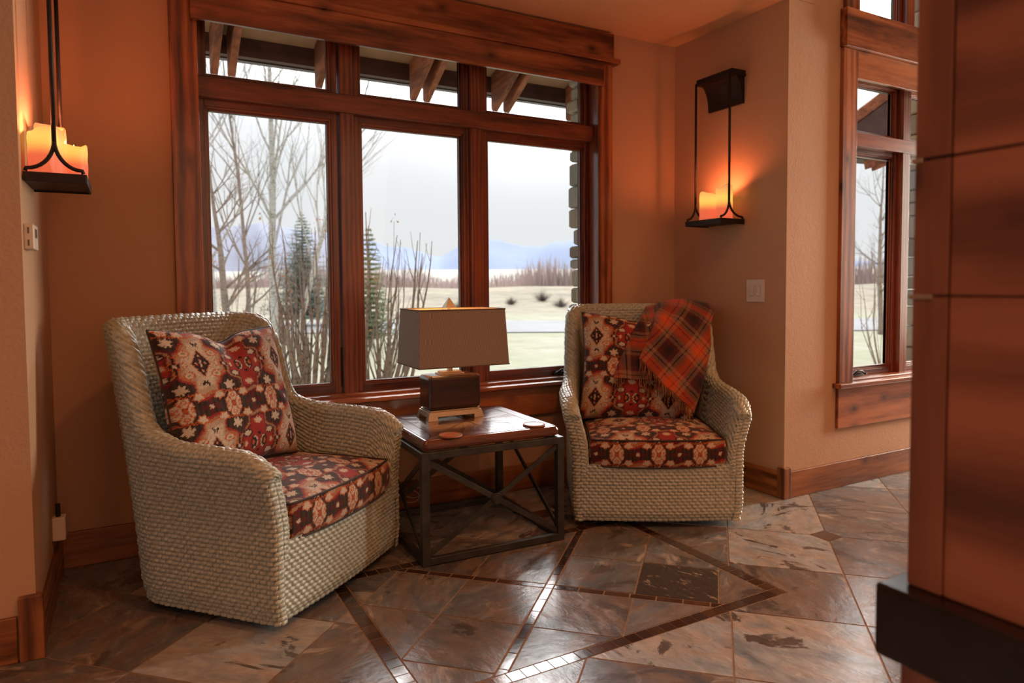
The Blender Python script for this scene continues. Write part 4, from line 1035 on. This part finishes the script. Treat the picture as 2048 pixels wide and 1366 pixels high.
def coons(bot, top, left, right, n, m):
    b, t = curve_pts(bot, n), curve_pts(top, n); l, r = curve_pts(left, m), curve_pts(right, m)
    l = l + np.linspace(0, 1, m)[:, None] * (t[0] - l[-1]) + np.linspace(1, 0, m)[:, None] * (b[0] - l[0]); r = r + np.linspace(0, 1, m)[:, None] * (t[-1] - r[-1]) + np.linspace(1, 0, m)[:, None] * (b[-1] - r[0])
    a = np.linspace(0, 1, n)[:, None, None]; c = np.linspace(0, 1, m)[None, :, None]
    return (1 - c) * b[:, None] + c * t[:, None] + (1 - a) * l[None] + a * r[None] - ((1 - a) * (1 - c) * b[0] + a * (1 - c) * b[-1] + (1 - a) * c * t[0] + a * c * t[-1])
n_, m_ = 150, 170
# main lobe hanging to a corner
PA = coons([(-.035, .020, .775), (.02, -.015, .705), (.10, -.05, .615), (.17, -.075, .555), (.235, -.060, .498)],
           [(.125, .512, 1.00), (.14, .50, 1.055), (.24, .505, 1.075), (.34, .505, 1.073), (.43, .470, 1.058), (.455, .44, 1.03)],
           [(-.035, .020, .775), (.005, .065, .855), (.05, .09, .945), (.07, .15, 1.00), (.09, .27, 1.04), (.11, .42, 1.06), (.125, .50, 1.05)],
           [(.235, -.060, .498), (.290, -.01, .62), (.325, .045, .72), (.365, .10, .83), (.375, .17, .94), (.43, .30, 1.015), (.455, .44, 1.03)], n_, m_)
A_, B_ = np.meshgrid(np.linspace(0, 1, n_), np.linspace(0, 1, m_), indexing='ij')
Nn = normals(PA); 
if Nn[n_ // 2, m_ // 3, 1] > 0: Nn = -Nn
env = np.sin(np.pi * np.clip(A_, 0, 1)) ** .6 * (1 - B_ ** 3)
PA = PA + Nn * (.030 * env + .016 * np.sin(A_ * 9.5 + B_ * 2.5 + .8) * env * (.35 + .65 * B_) + .006 * np.sin(A_ * 23 - B_ * 5) * env)[..., None]
arcB = np.cumsum(np.linalg.norm(np.diff(PA, axis=1, prepend=PA[:, :1]), axis=2), axis=1)
e1 = np.array([.68, -.73]); U = PA[..., 0] * e1[0] + PA[..., 2] * e1[1]; V = PA[..., 0] * .73 + (PA[..., 2] + .75 * np.clip(PA[..., 1] - .15, 0, 1)) * .68
colA = tartan(U * 1.02 + .66, V * 1.02 - .523)
main = grid_obj('cloth', PA, M['plaid'], thr, colA)
# narrower rear lobe with the level hem
PB = coons([(-.170, .010, .672), (-.10, -.002, .668), (-.03, -.006, .666), (.03, .0, .662)],
           [(.06, .512, .985), (.08, .50, 1.05), (.20, .505, 1.066), (.30, .505, 1.066)],
           [(-.170, .010, .672), (-.150, .035, .740), (-.105, .06, .835), (-.045, .11, .935), (.0, .20, .995), (.04, .38, 1.04), (.06, .50, 1.05)],
           [(.03, .0, .662), (.05, .03, .76), (.08, .09, .86), (.12, .18, .94), (.18, .30, .99), (.30, .50, 1.06)], n_, m_)
Nn = normals(PB)
if Nn[n_ // 2, m_ // 3, 1] > 0: Nn = -Nn
env = (np.sin(np.pi * A_) ** .5) * (1 - B_ ** 4)
PB = PB + Nn * (.014 * env + .013 * np.sin(A_ * 8 + B_ * 3) * env)[..., None]
arc = np.cumsum(np.linalg.norm(np.diff(PB, axis=1, prepend=PB[:, :1]), axis=2), axis=1)
colB = tartan(PB[..., 0] * .95 + .40, arc + .045)
rear = grid_obj('cloth', PB, M['plaid'], thr, colB); rear['label'] = 'inner fold with a level hem'
# part hanging down behind the chair back
PC = coons([(.10, .56, .72), (.28, .575, .70), (.46, .545, .74)], [(.06, .512, 1.0), (.20, .520, 1.05), (.34, .515, 1.058), (.455, .46, 1.02)],
           [(.10, .56, .72), (.085, .545, .9), (.06, .512, 1.0)], [(.46, .545, .74), (.47, .52, .9), (.455, .46, 1.02)], 70, 60)
grid_obj('cloth', PC, M['plaid'], thr, tartan(PC[..., 0] + .1, PC[..., 2]))
for o in thr.children:
    md = o.modifiers.new('thick', 'SOLIDIFY'); md.thickness = .0035; md.offset = 0
def fringe(line, n, L, seed):
    rr = random.Random(seed); mb = MB()
    for i in range(n):
        p = Vector(line[int(i / (n - 1) * (len(line) - 1))]); l = L * (.75 + .5 * rr.random()); d = Vector((rr.uniform(-.25, .15), rr.uniform(-.15, .1), -1)).normalized()
        pts = [p, p + d * l * .5 + Vector((rr.uniform(-.004, .004), -.003, 0)), p + d * l]
        mb.tube(pts, [.0016, .0014, .0020], 5)
    return mb
obj('fringe', fringe(PA[2:-8, 0], 46, .075, 3), M['fringe'], thr, smooth=True, local=True)
obj('fringe', fringe(PB[2:30, 0], 6, .095, 4), M['fringe'], thr, smooth=True, local=True)
obj('fringe', fringe(PB[100:148, 0], 8, .085, 6), M['fringe'], thr, smooth=True, local=True)

# ------------------------------------------------------------------ timber post in the near foreground
po = tag(empty('timber_post', (1.22, .37, 0)), 'reddish timber-clad post with dark ledge band, close by at the right edge', 'post')
px0, py1 = .992, .603; pxe, pye = 1.46, .14
def pbox(name, mat, *bs, bevel=.002): 
    mb = MB()
    for lo, hi in bs: mb.box(lo, hi)
    return obj(name, mb, M[mat], po, bevel, 3)
pbox('core', 'logz', ((px0 + .012, pye + .012, 0), (pxe - .012, py1 - .012, 2.6)))
pbox('lower_boards', 'logz', ((px0 - .004, pye, 0.0), (pxe, py1 + .004, .612)))
pbox('ledge_band', 'ledge', ((px0 - .031, pye - .03, .612), (pxe + .03, py1 + .030, .722)), bevel=.006)
for z0, z1 in ((.722, 1.150), (1.151, 1.344), (1.346, 2.6)):
    pbox('corner_board', 'logz', ((px0 + .001, py1 - .050, z0 + .001), (px0 + .05, py1, z1 - .001)))
    pbox('face_board', 'logy', ((px0 + .003, pye, z0 + .001), (px0 + .045, py1 - .052, z1 - .001)))
    pbox('side_board', 'logx', ((px0 + .052, py1 - .045, z0 + .002), (pxe, py1 - .002, z1 - .002)))
pbox('metal_clip', 'brass', ((px0 - .003, py1 - .030, 1.146), (px0 + .02, py1 + .004, 1.153)), bevel=.001); pbox('metal_clip', 'brass', ((px0 - .002, py1 - .012, 1.341), (px0 + .02, py1 + .003, 1.348)), bevel=.001)

# ------------------------------------------------------------------ outdoors
HF = Vector((math.sin(YAW), math.cos(YAW), 0)); HR = Vector((math.cos(YAW), -math.sin(YAW), 0))
def ray(px, py): return fwd + rt * ((px - CX) / FPX) - up * ((py - CY) / FPX)
def out(px, py, d):                                  # point at forward distance d seen at a pixel
    r = ray(px, py); t = d / (r.x * HF.x + r.y * HF.y); return Vector((r.x * t, r.y * t, H + r.z * t))
def gz(d, s):                                        # ground height by distance from the house
    z = -.32 + .0 * d
    z = z + 1.30 * float(sstep(np.array(d), 37, 62)) * (1 + .06 * math.sin(s * .21) + .05 * math.sin(s * .57 + 1))
    z = z - .35 * float(sstep(np.array(d), 64, 80)) + 11.5 * float(sstep(np.array(d), 110, 520))
    return z
GZ = -.32
def pt(d, s, z): v = HF * d + HR * s; return (v.x, v.y, z)
def ground_mat():
    m = NT('dry_field_and_lawn'); c = m.n('ShaderNodeTexCoord'); dt = m.n('ShaderNodeVectorMath', operation='DOT_PRODUCT'); m.link(c.outputs['Object'], dt.inputs[0]); dt.inputs[1].default_value = tuple(HF)
    v = c.outputs['Object']; d = m.math('ADD', dt.outputs['Value'], m.math('MULTIPLY', m.math('SUBTRACT', m.noise(v, .12, 3), .5), 8))
    n = m.noise(v, 1.3, 6, .7); n2 = m.noise(v, .25, 4, .6)
    lawn = m.ramp(n, [(.3, (.48, .46, .31)), (.5, (.60, .57, .43)), (.7, (.70, .67, .55))])
    lawn = m.mix(m.ramp(n2, [(.4, (0, 0, 0)), (.6, (.6, .6, .6))]), lawn, (.52, .54, .36))
    dry = m.ramp(m.math('ADD', m.math('MULTIPLY', n, .5), m.math('MULTIPLY', n2, .5)), [(.35, (.36, .31, .25)), (.5, (.55, .48, .37)), (.65, (.72, .62, .44))])
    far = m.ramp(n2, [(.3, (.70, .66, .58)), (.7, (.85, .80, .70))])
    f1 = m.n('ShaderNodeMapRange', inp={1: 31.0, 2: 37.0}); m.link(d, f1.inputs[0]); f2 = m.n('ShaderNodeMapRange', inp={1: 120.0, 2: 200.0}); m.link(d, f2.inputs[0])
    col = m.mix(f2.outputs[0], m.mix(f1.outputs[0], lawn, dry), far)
    return m.base(col, .95, .1)
M['ground'] = ground_mat()
ds = np.concatenate([np.linspace(-12, 36, 20), np.linspace(37, 85, 40), np.geomspace(90, 900, 30)]); ss = np.linspace(-1, 1, 61)
G = np.zeros((len(ds), len(ss), 3))
for i, d in enumerate(ds):
    for j, s_ in enumerate(ss):
        s2 = s_ * (60 + max(d, 0) * 1.6); G[i, j] = pt(d, s2, gz(d, s2))
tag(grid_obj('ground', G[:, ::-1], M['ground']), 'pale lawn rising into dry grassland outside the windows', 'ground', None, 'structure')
rd = [];
for s_ in np.linspace(-70, 70, 60): rd.append([pt(21.5 + .0015 * s_ ** 2 - .02 * s_, s_, GZ + .03), pt(28.5 + .0015 * s_ ** 2 - .02 * s_, s_, GZ + .035)])
tag(grid_obj('road', np.array(rd), simple('pale_gravel_road', (.52, .51, .52), .9, 0, .2, .8, .08)), 'pale grey gravel road crossing the lawn outside', 'road', None, 'structure')
# mountains, with distance haze put into their base colour
def mountain(name, prof, dist, depth, col, label, seed):
    rs = np.random.RandomState(seed); px = np.array([p[0] for p in prof], float); py = np.array([p[1] for p in prof], float)
    xs = np.linspace(px[0], px[-1], 260); top = np.interp(xs, px, py); k = np.hanning(9); k /= k.sum(); top = np.convolve(np.pad(top, 4, mode='edge'), k, 'valid'); top += np.convolve(rs.randn(260), np.ones(4) / 4, 'same') * .9
    n = 46; P = np.zeros((260, n, 3)); ph = rs.rand(6) * 6
    for i, x in enumerate(xs):
        w = out(x, top[i], dist); u_ = Vector((w.x, w.y, 0)).normalized()
        for j in range(n):
            t = j / (n - 1); dd = (t - .55) * depth; rr = 1 - abs(t - .55) / (.55 if t < .55 else .45)
            rid = .09 * math.sin(i * .13 + t * 5 + ph[0]) + .05 * math.sin(i * .31 - t * 8 + ph[1])
            z = w.z * max(0, rr) ** .8 * (1 + rid * (1 - rr) * 1.6); P[i, j] = (w.x + u_.x * dd, w.y + u_.y * dd, z - (2 if rr < .02 else 0))
    return tag(grid_obj(name, P, col), label, 'mountain')
mm = simple('haze_blue_hillside', (.50, .58, .80), .95, 0, .05, .01, .10); mm2 = simple('haze_mauve_hillside', (.54, .56, .68), .95, 0, .05, .02, .12)
mountain('mountain', [(380, 560), (480, 510), (600, 478), (660, 463), (700, 470), (740, 480), (775, 492), (815, 494), (850, 506), (880, 515), (905, 500), (930, 484), (960, 477), (985, 479), (1010, 482), (1045, 491), (1085, 493), (1110, 483), (1150, 478), (1220, 470), (1300, 480), (1420, 500), (1500, 516)], 900, 420, mm, 'haze-blue mountain ridge with a notch seen through the middle and right panes', 4)
mountain('mountain', [(-250, 560), (-60, 500), (180, 470), (300, 455), (380, 448), (430, 452), (480, 449), (520, 444), (570, 452), (620, 464), (670, 475), (730, 505), (800, 556)], 520, 260, mm2, 'haze-mauve hill behind the bare birches in the left pane', 8)
mountain('mountain', [(1300, 540), (1500, 514), (1620, 516), (1700, 521), (1760, 522), (1850, 520), (1990, 512), (2150, 505)], 900, 400, mm, 'low haze-blue hills seen through the window right of the corner', 11)

# bare trees, shrubs
def simple_bark(name, c, c2):
    m = NT(name); n = m.noise(m.coord('Object', (1, 1, 2.5)), 9, 5, .7); return m.base(m.ramp(n, [(.38, c2), (.5, c)]), .9, .2)
M['birch'] = simple_bark('white_birch_bark', (.62, .60, .58), (.30, .27, .25)); M['greybark'] = simple_bark('grey_brown_bark', (.34, .28, .25), (.20, .16, .14)); M['stem'] = simple_bark('shrub_stem_bark', (.33, .25, .20), (.17, .12, .10))
def branch(mb, p, d, L, r, lv, rr, spread, upb, seg=5, sides=5, minr=.003):
    pts = [p.copy()]; rad = [r]; q = p.copy(); d = d.normalized(); kids = []
    for i in range(seg):
        d = (d + Vector((rr.uniform(-1, 1), rr.uniform(-1, 1), rr.uniform(-1, 1))) * .10 + Vector((0, 0, upb * .05))).normalized()
        q = q + d * L / seg; pts.append(q.copy()); rad.append(max(minr * .6, r * (1 - .62 * (i + 1) / seg)))
        if lv > 0:
            for _ in range(1 if lv < 3 else 2):
                if i > 0 and rr.random() < .85: kids.append((q.copy(), d.copy(), rad[-1], (i + 1) / seg))
    mb.tube(pts, rad, sides)
    for (kp, kd, kr, t) in kids:
        ax = kd.orthogonal().normalized(); ax.rotate(Matrix.Rotation(rr.uniform(0, 6.28), 3, kd)); nd = (kd * math.cos(spread) + ax * math.sin(spread) + Vector((0, 0, upb * .25))).normalized()
        branch(mb, kp, nd, L * rr.uniform(.42, .66) * (1.1 - .45 * t), kr * .62, lv - 1, rr, spread, upb, max(3, seg - 1), max(3, sides - 1), minr)
def tree(name, base, h, r, lv, mat, label, group, seed, spread=.6, lean=(0, 0), cat='tree'):
    root = tag(empty(name, base), label, cat, group); rr = random.Random(seed)
    mb = MB(); tb_ = MB(); p = Vector((0, 0, -.1)); d = Vector((lean[0], lean[1], 1)).normalized(); pts = [p]; rad = [r]; n = 12; q = p.copy()
    for i in range(n):
        d = (d + Vector((rr.uniform(-1, 1), rr.uniform(-1, 1), 0)) * .05).normalized(); q = q + d * h / n; pts.append(q.copy()); rad.append(max(.006, r * (1 - .85 * (i + 1) / n)))
        if i > 1:
            for _ in range(2):
                ax = d.orthogonal().normalized(); ax.rotate(Matrix.Rotation(rr.uniform(0, 6.28), 3, d)); nd = (d * math.cos(spread) + ax * math.sin(spread))
                branch(mb, q, nd, h * rr.uniform(.22, .36) * (1.15 - .6 * i / n), rad[-1] * .45, lv, rr, spread * .85, .8)
    tb_.tube(pts, rad, 9)
    obj('trunk', tb_, M[mat], root, smooth=True, local=True); obj('branches', mb, M[mat], root, smooth=True, local=True)['kind'] = 'stuff'
    return root
def gb(px, d): v = out(px, 600, d); return (v.x, v.y, gz(d, 0))
G1 = 'bare trees beyond the left pane'
tree('birch_tree', gb(553, 17), 9.5, .115, 3, 'birch', 'tall white birch with rising forked limbs at the middle of the left pane', G1, 3, .62)
tree('birch_tree', gb(590, 19), 8.5, .085, 3, 'birch', 'slender birch leaning right behind the main white birch', G1, 7, .55, (.22, -.12))
tree('birch_tree', gb(497, 16), 8.0, .055, 2, 'greybark', 'thin upright grey tree left of the main white birch', G1, 12, .55)
tree('birch_tree', gb(430, 15), 8.5, .085, 2, 'birch', 'pale birch at the left edge of the left pane', G1, 21, .55)
tree('gnarled_tree', gb(462, 11.5), 3.7, .085, 3, 'greybark', 'gnarled forked tree low in the left pane', None, 31, .95)
tree('bare_tree', gb(1762, 20), 5.0, .08, 3, 'greybark', 'bare tree seen through the window right of the corner', None, 41, .9)
def shrub(name, base, n, h, spread, label, seed, r=.02, cat='shrub', dx=0, mat='stem', lv=0, leaves=6):
    root = tag(empty(name, base), label, cat); rr = random.Random(seed); lf = MB()
    for i in range(n):
        a = rr.uniform(0, 6.28); sp = spread * math.sqrt(rr.random()); x0, y0 = .16 * sp * math.cos(a), .16 * sp * math.sin(a)
        hh = h * rr.uniform(.55, 1.0); k = 9; pts, rad = [], []; rb = r * rr.uniform(.25, 1) ; kk = rr.uniform(.2, .5)
        for j in range(k + 1):
            t = j / k; rad_ = sp * (.16 + .5 * min(1, t / kk) * .5 + .28 * t); pts.append(Vector((math.cos(a) * rad_ + dx * t + .02 * math.sin(t * 9 + i), math.sin(a) * rad_ + .02 * math.sin(t * 7 + i * 2), -.05 + hh * t))); rad.append(max(.0028, rb * (1 - .88 * t)))
        mb = MB().tube(pts, rad, 6)
        for j in range(2, k):
            if rr.random() < .7:
                p = pts[j]; nd = Vector((rr.uniform(-1, 1), rr.uniform(-1, 1), 1.6)).normalized(); L_ = rr.uniform(.15, .45) * h * .5
                q1 = p + nd * L_ * .5; q2 = q1 + (nd + Vector((0, 0, .8))).normalized() * L_ * .5; mb.tube([p, q1, q2], [rad[j] * .55, rad[j] * .4, .002], 4)
                if rr.random() < .1 * leaves / 6:
                    for _ in range(5):
                        c = q2 + Vector([rr.gauss(0, .03) for _ in range(3)]); a1 = Vector([rr.uniform(-1, 1) for _ in range(3)]).normalized(); b1 = a1.orthogonal().normalized()
                        lf.add([c, c + a1 * .018 + b1 * .010, c + a1 * .036, c + a1 * .018 - b1 * .010], [(0, 1, 2, 3)])
        obj('stem', mb, M[mat], root, smooth=True, local=True)
    if lf.f: tag(obj('dry_leaves', lf, M['dryleaf'], root, local=True), kind='stuff')
    return root
M['dryleaf'] = simple('dry_orange_leaf', (.50, .22, .09), .9)
def gp(px, py, d): v = out(px, py, d); return (v.x, v.y, GZ)
shrub('lilac_shrub', gp(625, 760, 7.6), 30, 2.35, .85, 'leafless many-stemmed shrub close outside the left pane', 5, .032)
shrub('lilac_shrub', gp(748, 760, 7.2), 24, 2.25, .80, 'leafless many-stemmed shrub close outside the middle pane', 15, .034, dx=.1)
shrub('wispy_shrub', gp(470, 700, 9.5), 16, 2.2, .95, 'wispy bare shrub with rusty dry leaves low in the left pane', 25, .018, leaves=26, mat='greybark')
shrub('wispy_shrub', gp(1768, 700, 12), 12, 2.3, 1.2, 'bare twiggy shrub seen through the window right of the corner', 35, .02)
def spruce(base, h, r, label, seed, col):
    root = tag(empty('spruce_tree', base), label, 'tree'); rr = random.Random(seed)
    obj('trunk', MB().tube([(0, 0, -.1), (0, 0, h * .6), (0, 0, h)], [h * .02, h * .012, .006], 8), M['greybark'], root, smooth=True, local=True)
    mb = MB(); lv = int(h * 8)
    for i in range(lv):
        t = (i + .5) / lv; z = h * (.05 + .93 * t); R_ = r * (1 - t) ** .85 + .03; nb = int(9 + 16 * (1 - t))
        for k in range(nb):
            a = 6.28 * k / nb + rr.uniform(-.3, .3); rl = R_ * rr.uniform(.7, 1.1); dx, dy = math.cos(a), math.sin(a); m_s = 6
            tip = Vector((dx * rl, dy * rl, z + rl * rr.uniform(-.12, .22))); st = Vector((0, 0, z))
            for q in range(m_s):
                f = (q + .6) / m_s; c = st.lerp(tip, f); w = .20 * rl * (1.15 - f) + .045; sd = Vector((-dy, dx, 0)); fw_ = (tip - st).normalized()
                for sg in (-1, 1):
                    e_ = c + sd * sg * w + fw_ * w * .7 + Vector((0, 0, rr.uniform(-.02, .05))); mb.add([c - fw_ * .02, c + fw_ * w * .35 + Vector((0, 0, .02)), e_], [(0, 1, 2)])
                    e2 = c + sd * sg * w * .4 + fw_ * w * .6 + Vector((0, 0, .35 * w)); mb.add([c, c + fw_ * w * .3, e2], [(0, 1, 2)])
    tag(obj('foliage', mb, col, root, local=True), kind='stuff')
    return root
spruce(gb(607, 26), 4.25, 1.75, 'full grey-green spruce behind the shrub in the left pane', 2, simple('grey_green_needles', (.40, .45, .41), .9, 0, .2, 3, .3))
spruce(gb(739, 17), 2.95, .75, 'small slim green spruce in the middle pane', 6, simple('green_needles', (.36, .43, .27), .9, 0, .2, 3, .3))
# willow thicket and sage clumps on the bank
rr = random.Random(9); mb = MB()
for i in range(9000):
    s_ = rr.uniform(-62, 92); d = rr.uniform(68, 84); z = gz(d, s_) - .2; hh = rr.uniform(1.4, 3.9) * (.75 + .25 * math.sin(s_ * .23) + .12 * math.sin(s_ * .9)); x, y, _ = pt(d, s_, 0); w = rr.uniform(.05, .14); lx, ly = rr.uniform(-.5, .5), rr.uniform(-.5, .5)
    mb.add([(x - HR.x * w, y - HR.y * w, z), (x + HR.x * w, y + HR.y * w, z), (x + HF.x * w, y + HF.y * w, z), (x + lx, y + ly, z + hh)], [(0, 1, 3), (1, 2, 3), (2, 0, 3)])
tag(obj('willow_thicket', mb, simple('reddish_twigs', (.56, .44, .42), .95, 0, .1, .12, .35)), 'reddish brown willow thicket along the top of the grassy bank', 'thicket', None, 'stuff')
def sage(px, d, r, label, seed):
    b_ = out(px, 590, d); rr = random.Random(seed); mb = MB(); root = (b_.x, b_.y, gz(d, b_.dot(HR)))
    for i in range(260):
        a = rr.uniform(0, 6.28); ph = rr.uniform(.15, 1.5); L_ = r * rr.uniform(.6, 1.1); e_ = Vector((math.cos(a) * math.cos(ph), math.sin(a) * math.cos(ph), math.sin(ph))) * L_; n_ = e_.orthogonal().normalized() * .022
        mb.add([root + np.array(n_), root - np.array(n_), tuple(Vector(root) + e_)], [(0, 1, 2)])
    return tag(obj('sagebrush', mb, simple('sage_twig', (.33, .28, .24), .95)), label, 'bush', 'sagebrush clumps on the bank')
for a in ((1085, 46, .95, 'round brown sagebrush clump on the bank, middle of the right pane'), (1022, 44, .6, 'small sagebrush clump on the bank beside the second mullion'), (1122, 42, .8, 'sagebrush clump on the bank near the stone pier'), (920, 40, .8, 'sagebrush clump on the bank just above the lamp shade')):
    sage(*a, seed=int(a[0]))

# ------------------------------------------------------------------ stone piers, eaves and rafters outside
def stone_mat():
    m = NT('stacked_ledgestone'); at = m.n('ShaderNodeAttribute', attribute_name='tint'); sp = m.n('ShaderNodeSeparateColor'); m.link(at.outputs['Color'], sp.inputs[0])
    c = m.ramp(sp.outputs[0], [(0, (.20, .17, .14)), (.3, (.36, .29, .21)), (.6, (.42, .40, .37)), (.8, (.30, .30, .30)), (1, (.52, .42, .28))]); n = m.noise(m.coord(), 14, 5, .7)
    c = m.mix(m.math('MULTIPLY', n, .55), c, (.18, .15, .13)); m.bump(n, .6, .01); return m.base(c, .9, .2)
M['stone'] = stone_mat()
def stone_pier(name, x0, x1, y0, y1, z0, z1, label, seed, hmin=.07, hmax=.17):
    rr = random.Random(seed); V, F, Cc = [], [], []
    def blk(a, b):
        n = len(V); ch = .012
        (x, y, z), (X, Y, Z) = a, b
        for zz, i_ in ((z, ch), (z + ch, 0), (Z - ch, 0), (Z, ch)): V.extend([(x + i_, y + i_, zz), (X - i_, y + i_, zz), (X - i_, Y - i_, zz), (x + i_, Y - i_, zz)])
        fs = [(n, n + 3, n + 2, n + 1), (n + 12, n + 13, n + 14, n + 15)]
        for k in range(3):
            for j in range(4): fs.append((n + 4 * k + j, n + 4 * k + (j + 1) % 4, n + 4 * k + 4 + (j + 1) % 4, n + 4 * k + 4 + j))
        c = (rr.random(),) * 3; F.extend(fs); Cc.extend([c] * len(fs))
    z = z0
    while z < z1:
        h_ = rr.uniform(hmin, hmax); e = lambda: rr.uniform(-.022, .022)
        xm = x0 + (x1 - x0) * rr.uniform(.3, .7); ym = y0 + (y1 - y0) * rr.uniform(.3, .7)
        blk((x0 + e(), y0 + e(), z + .004), (xm - .006, ym, z + h_ - .004)); blk((xm, y0 + e(), z + .004), (x1 + e(), ym - .006, z + h_ - .004))
        blk((x0 + e(), ym, z + .004), (xm - .006, y1 + e(), z + h_ - .004)); blk((xm, ym + .006, z + .004), (x1 + e(), y1 + e(), z + h_ - .004)); z += h_
    me = bpy.data.meshes.new(name); me.from_pydata(V, [], F); me.materials.append(M['stone']); at = me.color_attributes.new('tint', 'FLOAT_COLOR', 'CORNER'); cl = []
    for p, c in zip(me.polygons, Cc): cl.extend([*c, 1] * p.loop_total)
    at.data.foreach_set('color', cl); o = bpy.data.objects.new(name, me); COL.objects.link(o)
    return tag(o, label, 'stone pier')
stone_pier('stone_pier', 2.625, 3.05, 3.70, 3.985, GZ, 2.72, 'stacked stone pier outside the right edge of the large window', 3)
stone_pier('stone_pier', 5.62, 6.5, 2.98, 3.52, GZ, 3.4, 'pale stacked stone pier outside the right-hand window', 6, .10, .20)
# roof plane above the alcove: soffit boards, dark fascia beam, pairs of rafter tails
M['soffit'] = simple('tan_soffit', (.42, .27, .17), .8, 0, .2, 6, .12); M['fascia'] = simple('dark_fascia', (.075, .040, .040), .6, 0, .4, 10, .25); M['gutter'] = simple('dark_gutter', (.055, .045, .060), .45)
SL = (2.617 - 2.425) / (4.247 - 4.6)                  # slope of the rafter undersides
def zr(y): return 2.425 + (y - 4.6) * SL
def zs(y): return 2.965 - .285 * (y - 3.63)           # soffit underside
ya_, yb_ = Y1 + T, 4.64
eave = tag(empty('eave', (1.5, 4.2, 2.8)), 'tan roof overhang with dark fascia seen through the top panes', 'eave', None, 'structure')
obj('soffit', MB().prism([(ya_, zs(ya_)), (yb_, zs(yb_)), (yb_, zs(yb_) + .03), (ya_, zs(ya_) + .03)], -1.2, 4.6, 0), M['soffit'], eave)
obj('fascia', MB().box((-1.2, 4.60, 2.575), (4.6, 4.66, 2.74)), M['fascia'], eave, .003)
obj('gutter', MB().prism([(4.665, 2.655), (4.79, 2.665), (4.79, 2.61), (4.75, 2.578), (4.665, 2.568)], -1.2, 4.6, 0), M['gutter'], eave)
obj('roof_sheet', MB().prism([(3.5, 3.10), (4.82, 2.73), (4.82, 2.76), (3.5, 3.13)], -1.2, 4.6, 0), M['fascia'], eave)
def rafter(x, label, w=.042, ye=4.585):
    prof = [(ya_ + .02, zs(ya_ + .02) - .012), (ye - .02, zr(ye)), (ye, zr(ye) + .02), (ye, zs(ye)), (ya_ + .02, zs(ya_ + .02))]
    return tag(obj('rafter_tail', MB().prism(prof, x - w / 2, x + w / 2, 0), M['rafty'], None, .003), label, 'rafter', 'rafter tails under the eave')
for x, l in ((.475, 'first rafter tail from the left, in the left transom pane'), (.572, 'second rafter tail from the left, beside the first in the left transom pane'), (1.090, 'rafter tail at the right end of the left transom pane'), (1.185, 'rafter tail just left of the first mullion'),
             (1.728, 'left rafter tail of the pair in the middle transom pane'), (1.825, 'right rafter tail of the pair in the middle transom pane'), (2.355, 'left rafter tail of the pair in the right transom pane'), (2.452, 'right rafter tail of the pair in the right transom pane'), (3.000, 'rafter tail at the far right of the right transom pane by the stone pier')):
    rafter(x, l)
# gable porch roof seen through the right-hand window
gr_ = tag(empty('porch_roof', (11, 6, 3.5)), 'sloping porch roof with rafter ends outside the right-hand window', 'roof')
D_ = 7.6
def gpt(px, py, dd=0.0): return out(px, py, D_ + dd)
def slopebar(name, a, b, w, h, mat):
    obj(name, MB().bar(a, b, w, h), M[mat], gr_, .004)
def rq(pa, pb, pc, pd, dep, name, mat):
    A_ = [gpt(*p) for p in (pa, pb, pc, pd)]; B_ = [p + HF * dep for p in A_]
    obj(name, MB().add([tuple(p) for p in A_ + B_], [(0, 1, 2, 3), (7, 6, 5, 4), (0, 4, 5, 1), (1, 5, 6, 2), (2, 6, 7, 3), (3, 7, 4, 0)]), M[mat], gr_)
rq((1690, 240), (1900, 80), (1900, 112), (1690, 266), .10, 'rake_board', 'raftx')
rq((1690, 262), (1900, 108), (1900, 190), (1690, 330), 1.4, 'gable_soffit', 'fascia')
rq((1700, 318), (1850, 300), (1850, 330), (1700, 316.5), .2, 'eave_beam', 'fascia')
for k, (x, y) in enumerate(((1738, 337), (1752, 340))):
    rq((x - 6, 300), (x + 60, 290), (x + 52, 318), (x, y), .09, 'rafter_end', 'raftx')
